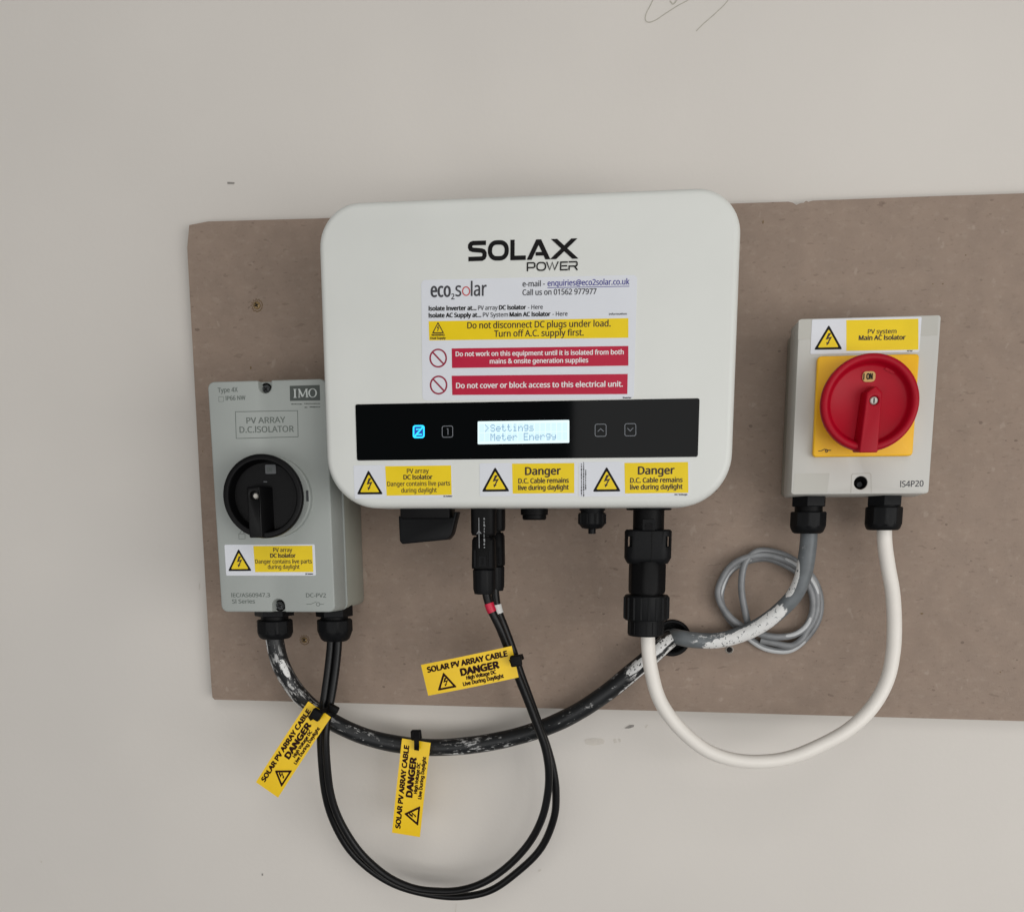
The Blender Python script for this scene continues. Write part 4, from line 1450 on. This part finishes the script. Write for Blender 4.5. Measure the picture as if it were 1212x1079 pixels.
# ---- pair of black array cables with push-fit plugs
def pv_cable(name, pts, label, tape_m, tape_a, tape_b, plug_spec, group):
    t = thing(name, label, 'cable', P(*pts[0]), 0.0, group)
    mi = INV[t.name]
    q = [mi @ p for p in path(pts)]
    r = 4.5 * mp(500, 900, 0.045)
    tube_obj('cable_sheath', q, r, M['pv'], t, 18)
    near = [p for p in q if True]
    # tape wrapped on the sheath
    za, zb = Lp(t, pts[-3][0], tape_a, pts[-3][2]).z, Lp(t, pts[-3][0], tape_b, pts[-3][2]).z
    seg = [p for p in q[-60:] if zb <= p.z <= za]
    if len(seg) >= 2:
        tube_obj('marker_tape', seg, r * 1.13, M[tape_m], t, 18)
    x, dpt, w, w2, ys = plug_spec
    k = mp(x, 650, dpt)
    cx, cy = Lp(t, x, 600, dpt).x, Lp(t, x, 600, dpt).y
    ZZ = lambda y: Lp(t, x, y, dpt).z
    y0, y1, y2, y3 = ys
    mb = MB()
    r1 = w * k / 2
    def sq(rx, ry, z, rr):
        return [(cx + a, cy + b, z) for a, _, b in rrect(0, 0, 2 * rx, 2 * ry, rr, 0, 5)]
    mb.loft([sq(r1 * s_, r1 * 0.92 * s_, ZZ(y), 0.0045) for s_, y in ((1, y0 - 12), (1, y1 - 3), (0.93, y1), (0.80, y1 + 0.5))], M['black'])
    sock_ = mb.build('plug_socket_half', t, 30)
    mb = MB()
    mb.loft([sq(r1 * 0.60, r1 * 0.6, ZZ(y), 0.003) for y in (y1 - 1, y1 + 6)], M['black'])
    mb.loft([sq(r1 * s_, r1 * 0.92 * s_, ZZ(y), 0.0045) for s_, y in ((0.80, y1 + 2), (0.94, y1 + 6), (0.98, y2 - 2), (0.94, y2))], M['black'])
    # sprung clip window on the front
    box(mb, cx - r1 * 0.30, cx + r1 * 0.30, cy - r1 * 0.99, cy - r1 * 0.80, ZZ(y2 - 3), ZZ(y2 - 15), M['black_matt'])
    box(mb, cx - r1 * 0.10, cx + r1 * 0.10, cy - r1 * 1.03, cy - r1 * 0.80, ZZ(y2 - 5), ZZ(y2 - 13), M['black'])
    for sx in (-1, 1):
        box(mb, cx + sx * r1 * 0.62 - 0.0007, cx + sx * r1 * 0.62 + 0.0007, cy - r1 * 1.0, cy - r1 * 0.80, ZZ(y2 - 2), ZZ(y2 - 22), M['black_matt'])
    mb.build('plug_pin_half', t, 30)
    mb = MB()
    r4 = w2 * k / 2
    vlathe(mb, cx, cy, [(r4 * 0.92, ZZ(y2 + 0.6)), (r4, ZZ(y2 + 2)), (r4 * 0.98, ZZ(y3 - 6)), (r4 * 0.84, ZZ(y3)), (5 * k, ZZ(y3 + 0.4)), (5 * k, ZZ(y3 - 3))], M['black_matt'], 60, {0: 12, 1: 12, 2: 12})
    mb.build('plug_nut', t, 25)
    return t, sock_, (cx, cy, r1)


GRP = 'black array cables between the left isolator and the inverter'
pa = [(391.4, 745, 0.050), (391.4, 762, 0.050), (388.6, 790, 0.052), (384.6, 820, 0.054), (380.6, 845, 0.056), (379.4, 870, 0.056), (381.0, 905, 0.052), (385.2, 940, 0.046), (394, 970, 0.040), (410, 1000, 0.034), (430, 1022, 0.030), (455, 1040, 0.027),
      (480, 1051, 0.025), (512, 1058.4, 0.024), (545, 1060.6, 0.024), (580, 1053.5, 0.024), (611, 1032.5, 0.026), (640, 1004, 0.030), (655.6, 968, 0.036), (658, 938, 0.040), (655, 912, 0.043), (648, 885, 0.046), (639, 860, 0.049), (627.6, 828, 0.053), (616.6, 798, 0.058), (606.6, 768, 0.062), (597, 742, 0.065), (589.4, 722, 0.066), (586.4, 706, 0.066), (585.6, 692, 0.066)]
pb = [(400.2, 745, 0.050), (400.2, 762, 0.050), (397.6, 790, 0.052), (393.2, 820, 0.054), (388.4, 845, 0.056), (385.4, 870, 0.058), (387.0, 905, 0.055), (391.6, 940, 0.050), (402, 970, 0.045), (420, 1000, 0.040), (438, 1020, 0.037), (461, 1038, 0.035),
      (487, 1049.6, 0.033), (512, 1053.6, 0.033), (542, 1053.2, 0.033), (572, 1044, 0.034), (601, 1024.5, 0.036), (626, 997.5, 0.040), (641.5, 968, 0.046), (648.4, 938, 0.050), (649.6, 912, 0.054), (645.4, 885, 0.058), (636.6, 860, 0.062), (624.4, 828, 0.067), (612.4, 798, 0.072), (601.6, 768, 0.077), (591.4, 742, 0.082), (581.6, 722, 0.084), (576.4, 706, 0.084), (574.0, 692, 0.084)]
cb, sb, geo = pv_cable('array_cable', pb, 'black array cable with red tape, plugged in nearest the camera', 'tape_red', 712.5, 725.5, (572.6, 0.084, 28.5, 27.5, (600, 633, 672.5, 702.6)), GRP)
ca, sa_, _ = pv_cable('array_cable', pa, 'black array cable with white tape, plugged in behind the red taped one', 'tape_white', 715, 727.5, (584.6, 0.062, 25.5, 25, (600, 628, 669, 698.6)), GRP)
# worn white print on the front plug: an arrow and blurred strokes
mb = MB()
cx, cy, r1 = geo
yy = cy - r1 * 0.925


def pf(x, y, l=0.0):
    v = Lp(cb, x, y, 0.084)
    return Vector((v.x, yy - 0.00025 - l, v.z))


ribbon(mb, pf, [(568.8, 612.5), (569.2, 648)], 0.42, M['pale_grey_ink'])
ribbon(mb, pf, [(566.4, 631.5), (568.9, 628.2), (571.6, 631.3)], 0.42, M['pale_grey_ink'], False, 0.00003)
y = 613
while y < 648:
    l = random.uniform(1.2, 5)
    ribbon(mb, pf, [(575.0 + random.uniform(-0.3, 0.3), y), (575.2 + random.uniform(-0.3, 0.3), y + l)], random.uniform(0.3, 0.9), M['pale_grey_ink'])
    y += l + random.uniform(0.8, 2.4)
mb.build('worn_print', cb)

# ================================================================== TAGS AND TIES
TAGP = [('a', (499, 785.4), (606.7, 765.6), (612, 800.7), (504.8, 825), 0.092, 'yellow danger tag lying level, tied to the black pair below the plugs'),
        ('b', (300.4, 926.4), (364, 832.1), (390.7, 847.2), (329.5, 943.8), 0.074, 'yellow danger tag slanting down left from the crossing cables'),
        ('c', (463.4, 986.6), (475.6, 875.8), (509.4, 877), (496.9, 989.2), 0.044, 'yellow danger tag hanging straight down from the thick painted cable')]
for key, tl, tr, br, bl, d, label in TAGP:
    A, B, C_, D_ = [P(x, y, d) for x, y in (tl, tr, br, bl)]
    ctr = (A + B + C_ + D_) / 4
    e = ((B - A) + (C_ - D_)).normalized()
    up = Vector((-e.z, 0, e.x))
    w = ((B - A).length + (C_ - D_).length) / 2
    h = ((A - D_).length + (B - C_).length) / 2
    t = thing('cable_tag', label, 'tag', ctr, 0.0, 'yellow danger tags on the cables')
    nrm = e.cross(up)
    bow = 0.0022 if key != 'c' else 0.0012

    def tp3(u, v, l=0.0):
        """u along 0..1, v from the top edge 0..1"""
        return e * ((u - 0.5) * w) + up * ((0.5 - v) * h) + nrm * (l - bow * (2 * (u - 0.5)) ** 2)
    mb = MB()
    n = 24
    fr = [tp3(i / n, v, 0.0003) for i in range(n + 1) for v in (0, 1)]
    bk = [tp3(i / n, v, -0.0003) for i in range(n + 1) for v in (0, 1)]
    m_ = 2 * (n + 1)
    fs = []
    for i in range(n):
        a = 2 * i
        fs += [(a, a + 1, a + 3, a + 2), (m_ + a, m_ + a + 2, m_ + a + 3, m_ + a + 1), (a, a + 2, m_ + a + 2, m_ + a), (a + 1, m_ + a + 1, m_ + a + 3, a + 3)]
    fs += [(0, m_, m_ + 1, 1), (2 * n, 2 * n + 1, m_ + 2 * n + 1, m_ + 2 * n)]
    mb.add(fr + bk, fs, M['tag'])
    mb.build('tag_plate', t, 40)
    mb = MB()

    def tt(s_, u0, u1, v, cap, bold):
        vv, ff, x0, x1 = glyphs(s_)
        sx = (u1 - u0) / (x1 - x0)
        sy = cap / max(q[1] for q in glyphs('H')[0])
        bw = bold
        for k_, (ox, oy) in enumerate(((0, 0), (bw, 0), (bw / 2, bw * 1.2), (bw / 2, -bw * 1.2), (0, bw), (bw, -bw))):
            mb.add([tp3(u0 + (x - x0) * sx + ox, v - y * sy + oy, 0.00045 + k_ * 0.000012) for x, y in vv], ff, M['tag_ink'])
    tt('SOLAR PV ARRAY CABLE', 0.055, 0.930, 0.275, 0.165, 0.0100)
    tt('DANGER', 0.405, 0.815, 0.575, 0.205, 0.0150)
    tt('High Voltage DC', 0.455, 0.775, 0.735, 0.112, 0.0062)
    tt('Live During Daylight', 0.405, 0.845, 0.905, 0.112, 0.0062)
    mb.build('lettering', t)
    mb = MB()
    hazard(mb, tp3(0.225, 0.36, 0.0005), tp3(0.118, 0.90, 0.0005), tp3(0.335, 0.90, 0.0005), M['tag_ink'], M['tag'], M['tag_ink'])
    mb.build('hazard_symbol', t)


def tie(label, ctr_px, d, axis, r, head_px, head_d, head_ang, tail=None, squash=1.0):
    """nylon cable tie: strap ring round the cable, square head, cut tail"""
    c = P(*ctr_px, d)
    t = thing('cable_tie', label, 'cable tie', c, 0.0, 'black cable ties holding the danger tags')
    ax = Vector(axis).normalized()
    b = Vector((0, -1, 0))
    s_ = ax.cross(b).normalized()
    b = s_.cross(ax).normalized()
    mb = MB()
    wv = 0.0019
    n = 40
    v, f = [], []
    for i in range(n):
        a = 2 * math.pi * i / n
        dr = s_ * math.cos(a) * squash + b * math.sin(a)
        for rr, ww in ((r, -wv), (r, wv), (r + 0.0012, wv), (r + 0.0012, -wv)):
            v.append(dr * rr + ax * ww)
    for i in range(n):
        j = (i + 1) % n
        for q in range(4):
            f.append((i * 4 + q, i * 4 + (q + 1) % 4, j * 4 + (q + 1) % 4, j * 4 + q))
    mb.add(v, f, M['black'])
    mb.build('strap', t)
    hcn = P(*head_px, head_d) - c
    mb = MB()
    rm = Matrix.Rotation(-math.radians(head_ang), 3, 'Y')
    vv = [rm @ Vector((x, y, z)) + hcn for x in (-0.0042, 0.0042) for y in (-0.003, 0.003) for z in (-0.0042, 0.0042)]
    mb.add(vv, [(0, 1, 3, 2), (4, 6, 7, 5), (0, 4, 5, 1), (2, 3, 7, 6), (0, 2, 6, 4), (1, 5, 7, 3)], M['black'])
    bevelled(mb, 'tie_head', t, 0.0012, 3)
    if tail:
        mb = MB()
        q = [P(*p) - c for p in tail]
        v, f = [], []
        for i, p in enumerate(q):
            dd_ = (q[min(len(q) - 1, i + 1)] - q[max(0, i - 1)]).normalized()
            sd = dd_.cross(Vector((0, -1, 0))).normalized()
            for x, y in ((-0.0021, 0.0006), (0.0021, 0.0006), (0.0021, -0.0006), (-0.0021, -0.0006)):
                v.append(p + sd * x + Vector((0, y, 0)))
        for i in range(len(q) - 1):
            for z in range(4):
                f.append((i * 4 + z, i * 4 + (z + 1) % 4, i * 4 + 4 + (z + 1) % 4, i * 4 + 4 + z))
        f += [(3, 2, 1, 0), tuple(range(len(v) - 4, len(v)))]
        mb.add(v, f, M['black'])
        bevelled(mb, 'strap_tail', t, 0.0003, 1)
    return t


tie('black cable tie at the right edge of the level tag', (609, 780, ), 0.068, (0.35, 0, -1), 0.0062, (610.8, 781.6), 0.098, 8, [(603.5, 783.5, 0.0955), (607, 782.6, 0.098), (610, 782, 0.098)])
t1 = tie('black cable tie where the cables cross, on the slanting tag', (384, 842), 0.056, (0.18, 0, 1), 0.0072, (374.6, 845.2), 0.0795, -32, [(366, 850, 0.0765), (370, 847.6, 0.080), (380, 842, 0.079), (388, 839.0, 0.068)], 1.2)
mb = MB()
c = P(394.5, 838.6, 0.062) - Vector(t1.location)
rm = Matrix.Rotation(math.radians(28), 3, 'Y')
mb.add([rm @ Vector((x, y, z)) + c for x in (-0.0042, 0.0042) for y in (-0.003, 0.003) for z in (-0.0030, 0.0030)], [(0, 1, 3, 2), (4, 6, 7, 5), (0, 4, 5, 1), (2, 3, 7, 6), (0, 2, 6, 4), (1, 5, 7, 3)], M['black'])
bevelled(mb, 'tie_end', t1, 0.001, 2)
tie('black cable tie over the thick painted cable, on the hanging tag', (491.5, 881.5), 0.027, (1, 0, -0.03), 0.0078, (492.6, 869.4), 0.044, 3, [(492.4, 863.6, 0.046), (492.6, 868, 0.047), (493.0, 876, 0.049), (493.2, 883, 0.0485), (493.0, 887.6, 0.0468)])
